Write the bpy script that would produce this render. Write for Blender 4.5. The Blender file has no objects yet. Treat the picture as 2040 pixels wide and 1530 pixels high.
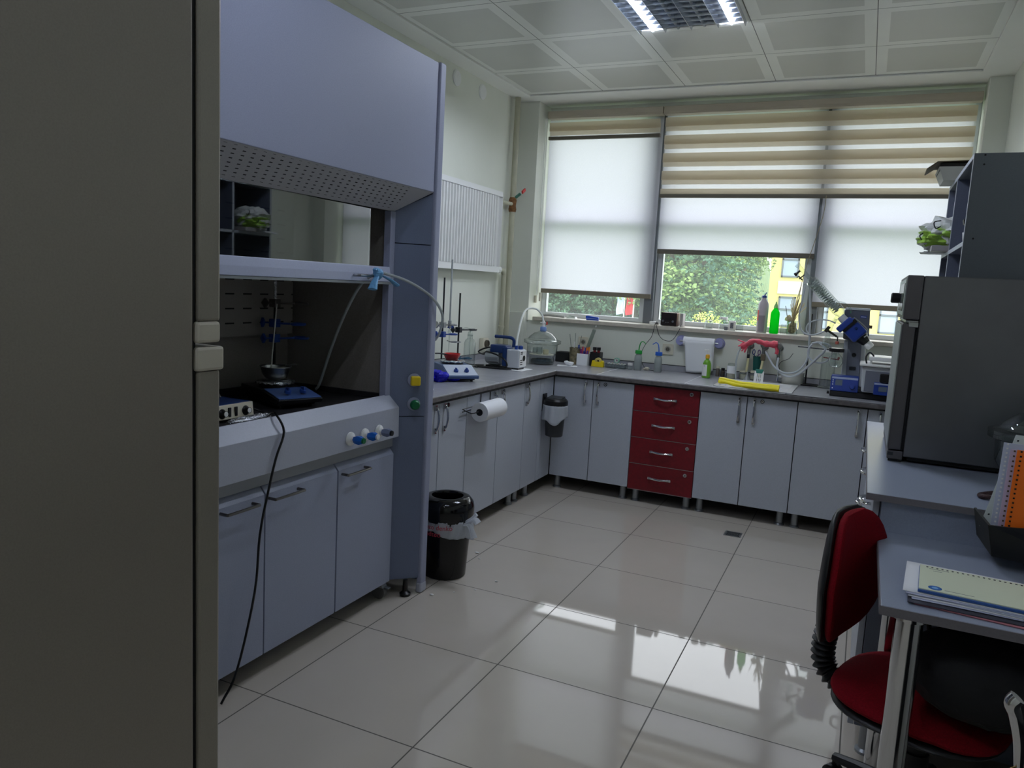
import bpy, bmesh, math, random
from mathutils import Vector, Matrix
from math import pi, sin, cos, sqrt, radians
random.seed(7)
S = bpy.context.scene
COL = S.collection
V = Vector

# ------------------------------------------------------------------ camera
def cam_axes(yaw, pit, rol):
    cy, sy, cp, sp = cos(yaw), sin(yaw), cos(pit), sin(pit)
    f = V((sy*cp, cy*cp, sp)); r = V((cy, -sy, 0)); u = r.cross(f)
    c, s = cos(rol), sin(rol)
    return c*r + s*u, -s*r + c*u, f
CAM_P = V((1.7318, -1.8910, 1.4388))
r_, u_, f_ = cam_axes(-0.427656, -0.131415, 0.054303)
cd = bpy.data.cameras.new('camera'); cam = bpy.data.objects.new('camera', cd); COL.objects.link(cam)
cd.sensor_width = 36; cd.sensor_fit = 'HORIZONTAL'; cd.lens = 1519.28/2040*36
cd.clip_start = 0.05; cd.clip_end = 500
mw = Matrix.Identity(4)
for i in range(3):
    mw[i][0] = r_[i]; mw[i][1] = u_[i]; mw[i][2] = -f_[i]; mw[i][3] = CAM_P[i]
cam.matrix_world = mw
S.camera = cam

# ------------------------------------------------------------------ world, exposure
W = bpy.data.worlds.new('overcast'); S.world = W; W.use_nodes = True
nt = W.node_tree; nt.nodes.clear()
wo = nt.nodes.new('ShaderNodeOutputWorld'); bg = nt.nodes.new('ShaderNodeBackground')
tc = nt.nodes.new('ShaderNodeTexCoord'); sx = nt.nodes.new('ShaderNodeSeparateXYZ'); rp = nt.nodes.new('ShaderNodeValToRGB')
nt.links.new(tc.outputs['Generated'], sx.inputs[0]); nt.links.new(sx.outputs['Z'], rp.inputs[0])
rp.color_ramp.elements[0].position = 0.0; rp.color_ramp.elements[0].color = (0.80, 0.86, 0.92, 1)
rp.color_ramp.elements[1].position = 0.6; rp.color_ramp.elements[1].color = (0.93, 0.96, 1.0, 1)
nt.links.new(rp.outputs[0], bg.inputs[0]); bg.inputs[1].default_value = 3.6
nt.links.new(bg.outputs[0], wo.inputs[0])
S.view_settings.view_transform = 'Standard'; S.view_settings.look = 'None'
S.view_settings.exposure = 0.32; S.view_settings.gamma = 1.0
S.view_settings.use_curve_mapping = False
S.cycles.max_bounces = 10; S.cycles.transparent_max_bounces = 24; S.cycles.diffuse_bounces = 5
S.cycles.glossy_bounces = 5; S.cycles.transmission_bounces = 8
S.cycles.caustics_reflective = False; S.cycles.caustics_refractive = False
S.cycles.sample_clamp_indirect = 6.0
TUBE_POWER = 420.0        # emission strength of the lit fluorescent tubes

# ------------------------------------------------------------------ materials
def lin(c):
    return tuple(((x/255)/12.92 if x/255 <= .04045 else ((x/255+.055)/1.055)**2.4) for x in c) + (1,)
MATS = {}
def mat(name, rgb, rough=.5, metal=0, spec=.5, noise=None, bump=None, trans=0, emit=0, coat=0, ior=1.45, aniso=0):
    if name in MATS: return MATS[name]
    m = bpy.data.materials.new(name); m.use_nodes = True; MATS[name] = m
    n = m.node_tree.nodes; l = m.node_tree.links; b = n['Principled BSDF']
    c = lin(rgb)
    b.inputs['Base Color'].default_value = c; b.inputs['Roughness'].default_value = rough
    b.inputs['Metallic'].default_value = metal; b.inputs['Specular IOR Level'].default_value = spec
    b.inputs['Transmission Weight'].default_value = trans; b.inputs['IOR'].default_value = ior
    b.inputs['Coat Weight'].default_value = coat
    if emit:
        b.inputs['Emission Color'].default_value = c; b.inputs['Emission Strength'].default_value = emit
    if noise or bump:
        t = n.new('ShaderNodeTexCoord')
    if noise:                                   # (scale, amount)
        z = n.new('ShaderNodeTexNoise'); z.inputs['Scale'].default_value = noise[0]; z.inputs['Detail'].default_value = 6
        l.new(t.outputs['Object'], z.inputs['Vector'])
        mr = n.new('ShaderNodeMapRange'); mr.inputs[1].default_value = .3; mr.inputs[2].default_value = .7
        mr.inputs[3].default_value = 1-noise[1]; mr.inputs[4].default_value = 1+noise[1]
        l.new(z.outputs['Fac'], mr.inputs[0])
        mx = n.new('ShaderNodeVectorMath'); mx.operation = 'SCALE'; mx.inputs[0].default_value = c[:3]
        l.new(mr.outputs[0], mx.inputs['Scale']); l.new(mx.outputs[0], b.inputs['Base Color'])
    if bump:                                    # (scale, strength)
        z = n.new('ShaderNodeTexNoise'); z.inputs['Scale'].default_value = bump[0]; z.inputs['Detail'].default_value = 4
        l.new(t.outputs['Object'], z.inputs['Vector'])
        bp = n.new('ShaderNodeBump'); bp.inputs['Strength'].default_value = bump[1]; bp.inputs['Distance'].default_value = .01
        l.new(z.outputs['Fac'], bp.inputs['Height']); l.new(bp.outputs[0], b.inputs['Normal'])
    return m
def thin_glass(name, tint=(235, 242, 238), edge=(150, 158, 155), gloss=.12, veil=0, veilcol=(230, 235, 235), rough=.02):
    if name in MATS: return MATS[name]
    m = bpy.data.materials.new(name); m.use_nodes = True; MATS[name] = m
    n = m.node_tree.nodes; l = m.node_tree.links; n.clear()
    o = n.new('ShaderNodeOutputMaterial'); lw = n.new('ShaderNodeLayerWeight'); lw.inputs['Blend'].default_value = .35
    mc = n.new('ShaderNodeMix'); mc.data_type = 'RGBA'; mc.inputs['A'].default_value = lin(tint); mc.inputs['B'].default_value = lin(edge)
    pw = n.new('ShaderNodeMath'); pw.operation = 'POWER'; pw.inputs[1].default_value = 2.2
    l.new(lw.outputs['Facing'], pw.inputs[0]); l.new(pw.outputs[0], mc.inputs['Factor'])
    tr = n.new('ShaderNodeBsdfTransparent'); l.new(mc.outputs['Result'], tr.inputs[0])
    gl = n.new('ShaderNodeBsdfGlossy'); gl.inputs['Roughness'].default_value = rough
    fr = n.new('ShaderNodeMapRange'); fr.inputs[3].default_value = gloss*.45; fr.inputs[4].default_value = min(1, gloss*4)
    l.new(pw.outputs[0], fr.inputs[0])
    mx = n.new('ShaderNodeMixShader'); l.new(fr.outputs[0], mx.inputs[0]); l.new(tr.outputs[0], mx.inputs[1]); l.new(gl.outputs[0], mx.inputs[2])
    last = mx
    if veil:
        df = n.new('ShaderNodeBsdfTranslucent'); df.inputs[0].default_value = lin(veilcol)
        d2 = n.new('ShaderNodeBsdfDiffuse'); d2.inputs[0].default_value = lin(veilcol)
        m2 = n.new('ShaderNodeMixShader'); m2.inputs[0].default_value = .4; l.new(df.outputs[0], m2.inputs[1]); l.new(d2.outputs[0], m2.inputs[2])
        t = n.new('ShaderNodeTexCoord'); z = n.new('ShaderNodeTexNoise'); z.inputs['Scale'].default_value = 3; z.inputs['Detail'].default_value = 5
        l.new(t.outputs['Object'], z.inputs['Vector'])
        mr = n.new('ShaderNodeMapRange'); mr.inputs[3].default_value = veil*.5; mr.inputs[4].default_value = veil*1.5; l.new(z.outputs['Fac'], mr.inputs[0])
        m3 = n.new('ShaderNodeMixShader'); l.new(mr.outputs[0], m3.inputs[0]); l.new(mx.outputs[0], m3.inputs[1]); l.new(m2.outputs[0], m3.inputs[2])
        last = m3
    l.new(last.outputs[0], o.inputs[0])
    return m
def fabric(name, rgb, transl=.5, clear=0):
    if name in MATS: return MATS[name]
    m = bpy.data.materials.new(name); m.use_nodes = True; MATS[name] = m
    n = m.node_tree.nodes; l = m.node_tree.links; n.clear()
    o = n.new('ShaderNodeOutputMaterial'); c = lin(rgb)
    t = n.new('ShaderNodeTexCoord'); z = n.new('ShaderNodeTexNoise'); z.inputs['Scale'].default_value = 260; l.new(t.outputs['Object'], z.inputs['Vector'])
    mr = n.new('ShaderNodeMapRange'); mr.inputs[3].default_value = .94; mr.inputs[4].default_value = 1.06; l.new(z.outputs['Fac'], mr.inputs[0])
    sc = n.new('ShaderNodeVectorMath'); sc.operation = 'SCALE'; sc.inputs[0].default_value = c[:3]; l.new(mr.outputs[0], sc.inputs['Scale'])
    a = n.new('ShaderNodeBsdfDiffuse'); b = n.new('ShaderNodeBsdfTranslucent')
    l.new(sc.outputs[0], a.inputs[0]); l.new(sc.outputs[0], b.inputs[0])
    mx = n.new('ShaderNodeMixShader'); mx.inputs[0].default_value = transl; l.new(a.outputs[0], mx.inputs[1]); l.new(b.outputs[0], mx.inputs[2])
    last = mx
    if clear:
        tr = n.new('ShaderNodeBsdfTransparent'); m2 = n.new('ShaderNodeMixShader'); m2.inputs[0].default_value = clear
        l.new(mx.outputs[0], m2.inputs[1]); l.new(tr.outputs[0], m2.inputs[2]); last = m2
    l.new(last.outputs[0], o.inputs[0])
    return m

# ------------------------------------------------------------------ mesh builder (world coordinates)
class B:
    def __init__(s, T=None, smooth=False):
        s.v = []; s.f = []; s.m = []; s.T = T; s.mi = 0; s.smooth = smooth; s.sm = []
    def add(s, vs, fs, sm=None):
        k = len(s.v)
        for p in vs:
            p = V(p); s.v.append(s.T @ p if s.T is not None else p)
        for f in fs:
            s.f.append([i+k for i in f]); s.m.append(s.mi); s.sm.append(s.smooth if sm is None else sm)
        return s
    def box(s, x0, x1, y0, y1, z0, z1):
        vs = [(x, y, z) for z in (z0, z1) for y in (y0, y1) for x in (x0, x1)]
        return s.add(vs, [(0,2,3,1),(4,5,7,6),(0,1,5,4),(2,6,7,3),(0,4,6,2),(1,3,7,5)], False)
    def prism(s, pts, vec):
        n = len(pts); vec = V(vec); a = [V(p) for p in pts]
        nrm = V((0,0,0))
        for i in range(n): nrm += a[i].cross(a[(i+1) % n])
        if nrm.dot(vec) > 0: a = a[::-1]
        vs = a + [p+vec for p in a]
        fs = [tuple(range(n)), tuple(range(2*n-1, n-1, -1))] + [(i, n+i, n+(i+1) % n, (i+1) % n) for i in range(n)]
        return s.add(vs, fs, False)
    def frame(s, d, up=None):
        d = V(d).normalized()
        up = V(up) if up is not None else (V((0,0,1)) if abs(d.z) < .9 else V((1,0,0)))
        a = up.cross(d).normalized(); b = d.cross(a)
        return a, b, d
    def lathe(s, c, prof, n=24, axis=(0,0,1), cap0=True, cap1=True, arc=None):
        a, b, d = s.frame(axis); c = V(c); vs = []; fs = []
        for (r, z) in prof:
            for k in range(n):
                t = 2*pi*k/n; vs.append(c + d*z + a*(r*cos(t)) + b*(r*sin(t)))
        for j in range(len(prof)-1):
            for k in range(n):
                k2 = (k+1) % n; fs.append((j*n+k, j*n+k2, (j+1)*n+k2, (j+1)*n+k))
        if cap0 and prof[0][0] > 1e-5: fs.append(tuple(range(n-1, -1, -1)))
        if cap1 and prof[-1][0] > 1e-5: fs.append(tuple((len(prof)-1)*n+k for k in range(n)))
        return s.add(vs, fs, True)
    def cyl(s, p0, p1, r, r2=None, n=16):
        p0 = V(p0); p1 = V(p1); d = p1-p0
        return s.lathe(p0, [(r, 0), (r if r2 is None else r2, d.length)], n, d)
    def tube(s, pts, r, n=8, closed=False, k=0, flat=1.0):
        P = [V(p) for p in pts]
        if k:
            Q = []; m = len(P)
            for i in range(m if closed else m-1):
                p0 = P[(i-1) % m] if closed or i > 0 else P[0]*2-P[1]
                p1 = P[i]; p2 = P[(i+1) % m]
                p3 = P[(i+2) % m] if closed or i < m-2 else P[-1]*2-P[-2]
                for j in range(k):
                    t = j/k
                    Q.append(.5*((2*p1) + (p2-p0)*t + (2*p0-5*p1+4*p2-p3)*t*t + (3*p1-p0-3*p2+p3)*t**3))
            if not closed: Q.append(P[-1])
            P = Q
        m = len(P); R = r if callable(r) else (lambda t: r)
        tan = []
        for i in range(m):
            if closed: tan.append((P[(i+1) % m]-P[i-1]).normalized())
            else: tan.append((P[min(i+1, m-1)]-P[max(i-1, 0)]).normalized())
        a, b, d = s.frame(tan[0]); vs = []; fs = []
        for i in range(m):
            a = (a - tan[i]*a.dot(tan[i])).normalized(); b = tan[i].cross(a); rr = R(i/(m-1))
            for q in range(n):
                t = 2*pi*q/n; vs.append(P[i] + a*(rr*cos(t)) + b*(rr*flat*sin(t)))
        for i in range(m if closed else m-1):
            i2 = (i+1) % m
            for q in range(n):
                q2 = (q+1) % n; fs.append((i*n+q, i*n+q2, i2*n+q2, i2*n+q))
        if not closed:
            fs.append(tuple(range(n-1, -1, -1))); fs.append(tuple((m-1)*n+q for q in range(n)))
        return s.add(vs, fs, True)
    def ell(s, c, rx, ry, rz, n=16, m=10, fn=None):
        vs = []; fs = []; c = V(c)
        for j in range(m+1):
            ph = pi*j/m
            for k in range(n):
                t = 2*pi*k/n; d = V((sin(ph)*cos(t), sin(ph)*sin(t), cos(ph))); q = fn(d) if fn else 1
                vs.append(c + V((d.x*rx*q, d.y*ry*q, d.z*rz*q)))
        for j in range(m):
            for k in range(n):
                k2 = (k+1) % n; fs.append((j*n+k, (j+1)*n+k, (j+1)*n+k2, j*n+k2))
        return s.add(vs, fs, True)
    def grid(s, fn, nu, nv, sm=True):
        vs = [fn(i/nu, j/nv) for i in range(nu+1) for j in range(nv+1)]
        fs = [(i*(nv+1)+j, (i+1)*(nv+1)+j, (i+1)*(nv+1)+j+1, i*(nv+1)+j+1) for i in range(nu) for j in range(nv)]
        return s.add(vs, fs, sm)
    def build(s, name, mats, parent=None, bev=0, seg=2, label=None, loc=None, thick=0, ang=35):
        me = bpy.data.meshes.new(name)
        if loc is None:
            if parent is None:
                xs = [p.x for p in s.v]; ys = [p.y for p in s.v]; zs = [p.z for p in s.v]
                loc = V(((min(xs)+max(xs))/2, (min(ys)+max(ys))/2, min(zs)))
            else: loc = wloc(parent)
        loc = V(loc)
        me.from_pydata([tuple(p-loc) for p in s.v], [], s.f)
        bm = bmesh.new(); bm.from_mesh(me)
        bmesh.ops.remove_doubles(bm, verts=bm.verts, dist=1e-5)
        bm.to_mesh(me); bm.free()
        me.validate()
        if len(me.polygons) == len(s.f):
            me.polygons.foreach_set('use_smooth', s.sm); me.polygons.foreach_set('material_index', s.m)
        else:
            me.polygons.foreach_set('use_smooth', [True]*len(me.polygons))
        if any(s.sm): me.set_sharp_from_angle(angle=radians(ang))
        for m in (mats if isinstance(mats, (list, tuple)) else [mats]): me.materials.append(m)
        o = bpy.data.objects.new(name, me); COL.objects.link(o); WL[o.name] = loc
        if parent is not None:
            o.parent = parent; o.location = loc - wloc(parent)
        else: o.location = loc
        if thick:
            md = o.modifiers.new('thick', 'SOLIDIFY'); md.thickness = thick; md.offset = 0
        if bev:
            md = o.modifiers.new('bevel', 'BEVEL'); md.width = bev; md.segments = seg; md.limit_method = 'ANGLE'; md.angle_limit = radians(40)
        if label: o['label'] = label
        return o
WL = {}
def wloc(o): return WL[o.name]
def thing(name, label, cat, loc, group=None):
    o = bpy.data.objects.new(name, None); COL.objects.link(o); o.location = loc; WL[o.name] = V(loc)
    o.empty_display_size = .05
    o['label'] = label; o['category'] = cat
    if group: o['group'] = group
    return o
def tag(o, label, cat, group=None, kind=None):
    o['label'] = label; o['category'] = cat
    if group: o['group'] = group
    if kind: o['kind'] = kind
    return o
def struct(b, name, mats, bev=0, parent=None):
    o = b.build(name, mats, parent, bev=bev)
    if parent is None: o['kind'] = 'structure'
    return o
def copy_tree(o, loc=None, label=None, rotz=None, parent=None):
    c = o.copy(); COL.objects.link(c)
    if parent is not None: c.parent = parent
    if loc is not None: c.location = loc
    if rotz is not None: c.rotation_euler = (0, 0, rotz)
    if label: c['label'] = label
    WL[c.name] = V(c.location) if parent is None else WL[parent.name] + V(c.location)
    for ch in list(o.children): copy_tree(ch, parent=c)
    return c
def rotm(c, axis, ang):          # rotation about point c
    return Matrix.Translation(c) @ Matrix.Rotation(ang, 4, axis) @ Matrix.Translation(-V(c))
def text_mesh(txt, size, T, name, m, parent, depth=.0006, fn=None, align='LEFT'):
    cu = bpy.data.curves.new(name, 'FONT'); cu.body = txt; cu.size = size; cu.extrude = depth; cu.align_x = align
    ob = bpy.data.objects.new(name, cu); COL.objects.link(ob)
    bpy.context.view_layer.update()
    dg = bpy.context.evaluated_depsgraph_get()
    me = bpy.data.meshes.new_from_object(ob.evaluated_get(dg))
    bpy.data.objects.remove(ob)
    b = B(); b.add([fn(v.co) if fn else T @ v.co for v in me.vertices], [tuple(p.vertices) for p in me.polygons], False)
    return b.build(name, m, parent)

# palette
m_wall = mat('painted_wall', (220, 222, 210), .6, noise=(2.5, .03), bump=(90, .04))
m_wallR = m_wall
m_ceilw = mat('white_gypsum', (236, 236, 230), .6, noise=(2, .02))
m_cab = mat('grey_laminate', (174, 179, 189), .42, noise=(240, .05))
m_cabin = mat('cabinet_board_edge', (70, 72, 80), .7)
m_red = mat('red_laminate', (112, 10, 24), .5, noise=(60, .16))
m_hood = mat('hood_enamel', (150, 155, 178), .5, noise=(260, .05))
m_hoodside = mat('hood_side_board', (108, 118, 144), .45, noise=(260, .05))
m_hoodlow = mat('hood_front_enamel', (172, 176, 190), .38, noise=(200, .04))
m_hoodin = mat('hood_interior', (138, 132, 126), .6, noise=(150, .1))
m_black = mat('black_plastic', (14, 14, 15), .35)
m_blackm = mat('matt_black', (18, 18, 18), .7)
m_dark = mat('dark_grey_metal', (52, 54, 58), .4, .6)
m_chrome = mat('chrome', (205, 205, 208), .12, 1)
m_steel = mat('brushed_steel', (170, 172, 172), .28, 1, noise=(60, .05))
m_alu = mat('aluminium', (150, 154, 158), .4, .8)
m_white = mat('white_plastic', (228, 228, 226), .4)
m_cream = mat('cream_plastic', (214, 208, 188), .45)
m_counter = mat('grey_worktop_laminate', (158, 158, 164), .26, noise=(14, .05))
m_edge = mat('worktop_edge', (92, 88, 88), .5, noise=(30, .35))
m_blue = mat('blue_enamel', (32, 66, 140), .4)
m_dblue = mat('dark_blue_paint', (24, 52, 104), .35)
m_glass = thin_glass('clear_glass')
m_glassware = thin_glass('glassware', (242, 246, 245), (160, 170, 168), .2)
m_foil = mat('aluminium_foil', (215, 217, 222), .22, 1, bump=(90, 1.0))
m_paper = mat('white_paper', (232, 233, 236), .7)
m_hose = mat('clear_hose', (196, 204, 206), .2, trans=.35, ior=1.3)
m_gasket = mat('rubber_gasket', (12, 12, 13), .7)
# ------------------------------------------------------------------ structure
H = 2.858; XL = -.91; XR = 2.40; YN = -3.4
def grid_mat(name, base, line, half, x0, y0, rough, spec=.5, inner=None, border=.06, seamrough=.6, vary=0, metal=0):
    m = bpy.data.materials.new(name); m.use_nodes = True
    n = m.node_tree.nodes; l = m.node_tree.links; b = n['Principled BSDF']
    t = n.new('ShaderNodeTexCoord'); sp = n.new('ShaderNodeSeparateXYZ'); l.new(t.outputs['Object'], sp.inputs[0])
    def math_(op, a, bb=None, c=None):
        q = n.new('ShaderNodeMath'); q.operation = op
        for i, w in enumerate((a, bb, c)):
            if w is None: continue
            if isinstance(w, (int, float)): q.inputs[i].default_value = w
            else: l.new(w, q.inputs[i])
        return q.outputs[0]
    ds = []; cells = []
    for ax, o in (('X', x0), ('Y', y0)):
        u = math_('DIVIDE', math_('SUBTRACT', sp.outputs[ax], o), .6)
        cells.append(math_('FLOOR', u)); fr = math_('FRACT', u)
        ds.append(math_('MULTIPLY', math_('MINIMUM', fr, math_('SUBTRACT', 1.0, fr)), .6))
    d = math_('MINIMUM', ds[0], ds[1])
    seam = math_('LESS_THAN', d, half)
    z = n.new('ShaderNodeTexNoise'); z.inputs['Scale'].default_value = 3; z.inputs['Detail'].default_value = 6; z.inputs['Roughness'].default_value = .6
    l.new(t.outputs['Object'], z.inputs['Vector'])
    mr = n.new('ShaderNodeMapRange'); mr.inputs[3].default_value = .94; mr.inputs[4].default_value = 1.06; l.new(z.outputs['Fac'], mr.inputs[0])
    col = n.new('ShaderNodeRGB'); col.outputs[0].default_value = lin(base); c = col.outputs[0]
    if inner:
        mx = n.new('ShaderNodeMix'); mx.data_type = 'RGBA'; mx.inputs['A'].default_value = lin(base); mx.inputs['B'].default_value = lin(inner)
        l.new(math_('GREATER_THAN', d, border), mx.inputs['Factor']); c = mx.outputs['Result']
    if vary:
        cv = n.new('ShaderNodeCombineXYZ'); l.new(cells[0], cv.inputs[0]); l.new(cells[1], cv.inputs[1])
        wn = n.new('ShaderNodeTexWhiteNoise'); l.new(cv.outputs[0], wn.inputs['Vector'])
        m2 = math_('ADD', mr.outputs[0], math_('MULTIPLY', math_('SUBTRACT', wn.outputs['Value'], .5), vary))
    else: m2 = mr.outputs[0]
    sc = n.new('ShaderNodeVectorMath'); sc.operation = 'SCALE'; l.new(c, sc.inputs[0]); l.new(m2, sc.inputs['Scale'])
    mx = n.new('ShaderNodeMix'); mx.data_type = 'RGBA'; l.new(sc.outputs[0], mx.inputs['A']); mx.inputs['B'].default_value = lin(line)
    l.new(seam, mx.inputs['Factor']); l.new(mx.outputs['Result'], b.inputs['Base Color'])
    ro = n.new('ShaderNodeMapRange'); ro.inputs[3].default_value = rough; ro.inputs[4].default_value = seamrough; l.new(seam, ro.inputs[0])
    l.new(ro.outputs[0], b.inputs['Roughness']); b.inputs['Specular IOR Level'].default_value = spec; b.inputs['Metallic'].default_value = metal
    return m
m_floor = grid_mat('polished_porcelain_tiles', (196, 187, 175), (84, 78, 70), .0024, 0, 0, .035, .62, vary=.03)
m_ceil = grid_mat('metal_ceiling_tiles', (230, 230, 224), (110, 110, 106), .0022, -.770, 2.391, .3, .5, inner=(200, 200, 193))

b = B(); b.box(XL-.1, XR+.1, YN-.1, 4.15, -.12, 0); o = b.build('floor', m_floor, loc=(0, 0, 0)); o['kind'] = 'structure'
# ceiling: tiled field, plain border band
b = B()
b.mi = 0; b.add([(-.745, YN, H), (2.215, YN, H), (2.215, 3.591, H), (-.745, 3.591, H)], [(0, 3, 2, 1)])
b.mi = 1
for (x0, x1, y0, y1) in ((XL, -.745, YN, 4.15), (2.215, XR, YN, 4.15), (-.745, 2.215, 3.591, 4.15)):
    b.add([(x0, y0, H-.004), (x1, y0, H-.004), (x1, y1, H-.004), (x0, y1, H-.004)], [(0, 3, 2, 1)])
b.add([(-.745, YN, H), (-.745, 3.591, H), (-.745, 3.591, H-.004), (-.745, YN, H-.004)], [(0, 1, 2, 3)])
b.add([(2.215, YN, H), (2.215, 3.591, H), (2.215, 3.591, H-.004), (2.215, YN, H-.004)], [(3, 2, 1, 0)])
b.add([(-.745, 3.591, H), (2.215, 3.591, H), (2.215, 3.591, H-.004), (-.745, 3.591, H-.004)], [(0, 1, 2, 3)])
b.box(XL-.1, XR+.1, YN-.1, 4.15, H+.001, H+.1)
o = b.build('ceiling', [m_ceil, m_ceilw], loc=(0, 0, H)); o['kind'] = 'structure'
b = B()                                            # edge angle around the tiled field
b.box(-.757, -.745, YN, 3.603, H-.012, H-.002); b.box(2.215, 2.227, YN, 3.603, H-.012, H-.002); b.box(-.757, 2.227, 3.591, 3.603, H-.012, H-.002)
struct(b, 'trim_1', m_ceilw)
b = B(); b.box(XL-.1, XL, YN-.1, 4.15, 0, H); struct(b, 'wall_left', m_wall)
b = B(); b.box(XR, XR+.1, YN-.1, 4.15, 0, H); struct(b, 'wall_right', m_wall)
b = B(); b.box(XL, XR, YN-.1, YN, 0, H); struct(b, 'wall_near', m_wall)
b = B()
b.box(XL, XR, 3.80, 4.15, 0, 1.15)
b.box(-.745, 2.275, 4.02, 4.15, 2.80, H-.004)
struct(b, 'wall_far', m_wall)
b = B(); b.box(XL, -.745, 3.78, 4.15, 1.15, H-.004); struct(b, 'trim_4', m_wall)
b = B(); b.box(2.275, XR, 3.76, 4.15, 1.15, H-.004); struct(b, 'trim_5', m_wall)
b = B(); b.box(XL, -.758, 3.725, 3.80, .895, 1.212); struct(b, 'trim_2', m_wall, .003)
b = B(); b.box(-.70, 2.30, 3.765, 4.03, 1.152, 1.182)
struct(b, 'window_sill', mat('sill_stone', (198, 190, 176), .3, noise=(30, .08)), .004)
# windows
m_frame = mat('grey_window_frame', (118, 122, 126), .45, .4)
m_framew = mat('pale_window_frame', (205, 210, 212), .4)
m_pane = thin_glass('window_glass', (250, 250, 251), (222, 228, 230), .06, veil=.13)  # white veil mixed into the glass imitates bright outdoor haze
def window(i, x0, x1, fm):
    b = B(); w = .042; z0 = 1.182; z1 = 2.80
    for (a, c, d, e) in ((x0, x0+w, z0, z1), (x1-w, x1, z0, z1), (x0+w, x1-w, z0, z0+.035), (x0+w, x1-w, z1-w, z1), (x0+w, x1-w, 1.93, 1.985)):
        b.box(a, c, 4.045, 4.095, d, e)
    f = struct(b, 'window_%d' % i, fm, .003)
    p = B(); p.add([(x0+.02, 4.07, z0+.01), (x1-.02, 4.07, z0+.01), (x1-.02, 4.07, z1-.02), (x0+.02, 4.07, z1-.02)], [(0, 1, 2, 3)])
    p.build('pane', m_pane, f)
window(1, -.745, .142, m_framew); window(2, .215, 1.338, m_framew); window(3, 1.41, 2.275, m_framew)
b = B(); b.box(.142, .215, 4.0, 4.11, 1.182, 2.80); b.box(1.338, 1.41, 4.0, 4.11, 1.182, 2.80)
struct(b, 'trim_3', m_frame, .004)

# ------------------------------------------------------------------ blinds
m_roller = fabric('white_roller_fabric', (222, 221, 231), .60)
m_tan = fabric('tan_blind_fabric', (216, 204, 180), .52)
m_sheer = fabric('sheer_blind_fabric', (250, 249, 245), .6, clear=.78)
m_tanbar = mat('taupe_bar', (104, 98, 86), .5)
m_cass = mat('beige_cassette', (178, 168, 150), .55)
def roller(x0, x1, zb, label, barm):
    t = thing('roller_blind', label, 'blind', ((x0+x1)/2, 3.975, zb), 'white roller blinds across the window')
    b = B(); b.cyl((x0-.005, 3.985, 2.775), (x1+.005, 3.985, 2.775), .02, n=16); b.build('roller_tube', m_alu, t)
    b = B(); b.grid(lambda u, v: V((x0+(x1-x0)*u, 3.985+.004*sin(pi*u*2)*sin(v*3), zb+.012+(2.775-zb-.012)*v)), 8, 10); b.build('blind_fabric', m_roller, t)
    b = B(); b.box(x0, x1, 3.976, 3.992, zb-.018, zb+.018); b.build('bottom_bar', barm, t, .003)
m_barlt = mat('pale_brown_bar', (128, 120, 104), .5)
roller(-.728, .198, 1.392, 'white roller blind at the radiator end, lowered nearly to the sill', m_barlt)
roller(.222, 1.353, 1.742, 'shortest white roller blind, in the middle, leaving the trees in view', m_tanbar)
roller(1.372, 2.235, 1.405, 'white roller blind behind the long condenser, lowered nearly to the sill', m_barlt)
def zebra(x0, x1, zb, label, ph):
    global zb_t
    t = thing('zebra_blind', label, 'blind', ((x0+x1)/2, 3.92, zb), None)
    b = B(); b.prism([(x0, 3.885, 2.742), (x0, 3.878, 2.76), (x0, 3.878, 2.798), (x0, 3.955, 2.798), (x0, 3.955, 2.742)], (x1-x0, 0, 0)); b.build('cassette', m_cass, t, .004)
    P = .1295; xs0, xs1 = x0+.012, x1-.02
    def strips(y, off, name):
        s = B(); z = 2.745; lo = zb+.005
        k = 0; edges = []
        zz = 2.745 + off
        while zz > lo-.2:
            edges.append((zz, zz-.066, 0)); edges.append((zz-.066, zz-P, 1)); zz -= P
        for a, c, m in edges:
            a = min(a, 2.745); c = max(c, lo)
            if a-c < .001: continue
            s.mi = m; n = 6
            for i in range(n):
                xa = xs0+(xs1-xs0)*i/n; xb = xs0+(xs1-xs0)*(i+1)/n
                s.add([(xa, y, c), (xb, y, c), (xb, y, a), (xa, y, a)], [(0, 1, 2, 3)])
        s.build(name, [m_tan, m_sheer], t)
    zb_t = t
    strips(3.905, ph, 'front_layer'); strips(3.922, ph-.031, 'back_layer')
    b = B(); b.prism([(xs0-.004, 3.900, zb-.018), (xs0-.004, 3.898, zb+.008), (xs0-.004, 3.928, zb+.008), (xs0-.004, 3.926, zb-.018)], (xs1-xs0+.008, 0, 0)); b.build('bottom_bar', mat('taupe_bar', (104, 98, 86)), t, .003)
zebra(-.715, .212, 2.60, 'narrow striped tan zebra blind, drawn almost fully up', -.030)
zebra(.218, 2.262, 2.155, 'wide zebra blind with tan and sheer stripes, half lowered', -.024)
b = B(); b.tube([(-.735, 3.9, 2.75), (-.735, 3.895, 2.0), (-.732, 3.895, 1.35)], .0022, 6, k=4); b.tube([(-.722, 3.9, 2.75), (-.722, 3.9, 2.0), (-.726, 3.9, 1.30)], .0022, 6, k=4)
t = thing('blind_chain', 'white bead chain hanging down beside the column', 'blind chain', (-.73, 3.9, 1.22))
b.build('chain', m_white, t)
b = B(); b.box(-.745, -.722, 3.885, 3.905, 1.29, 1.35); b.build('chain_weight', m_cream, t, .005)
b = B(); b.box(-.70, -.682, 3.872, 3.892, 1.305, 1.375); b.build('chain_weight', m_cream, t, .005)
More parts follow.
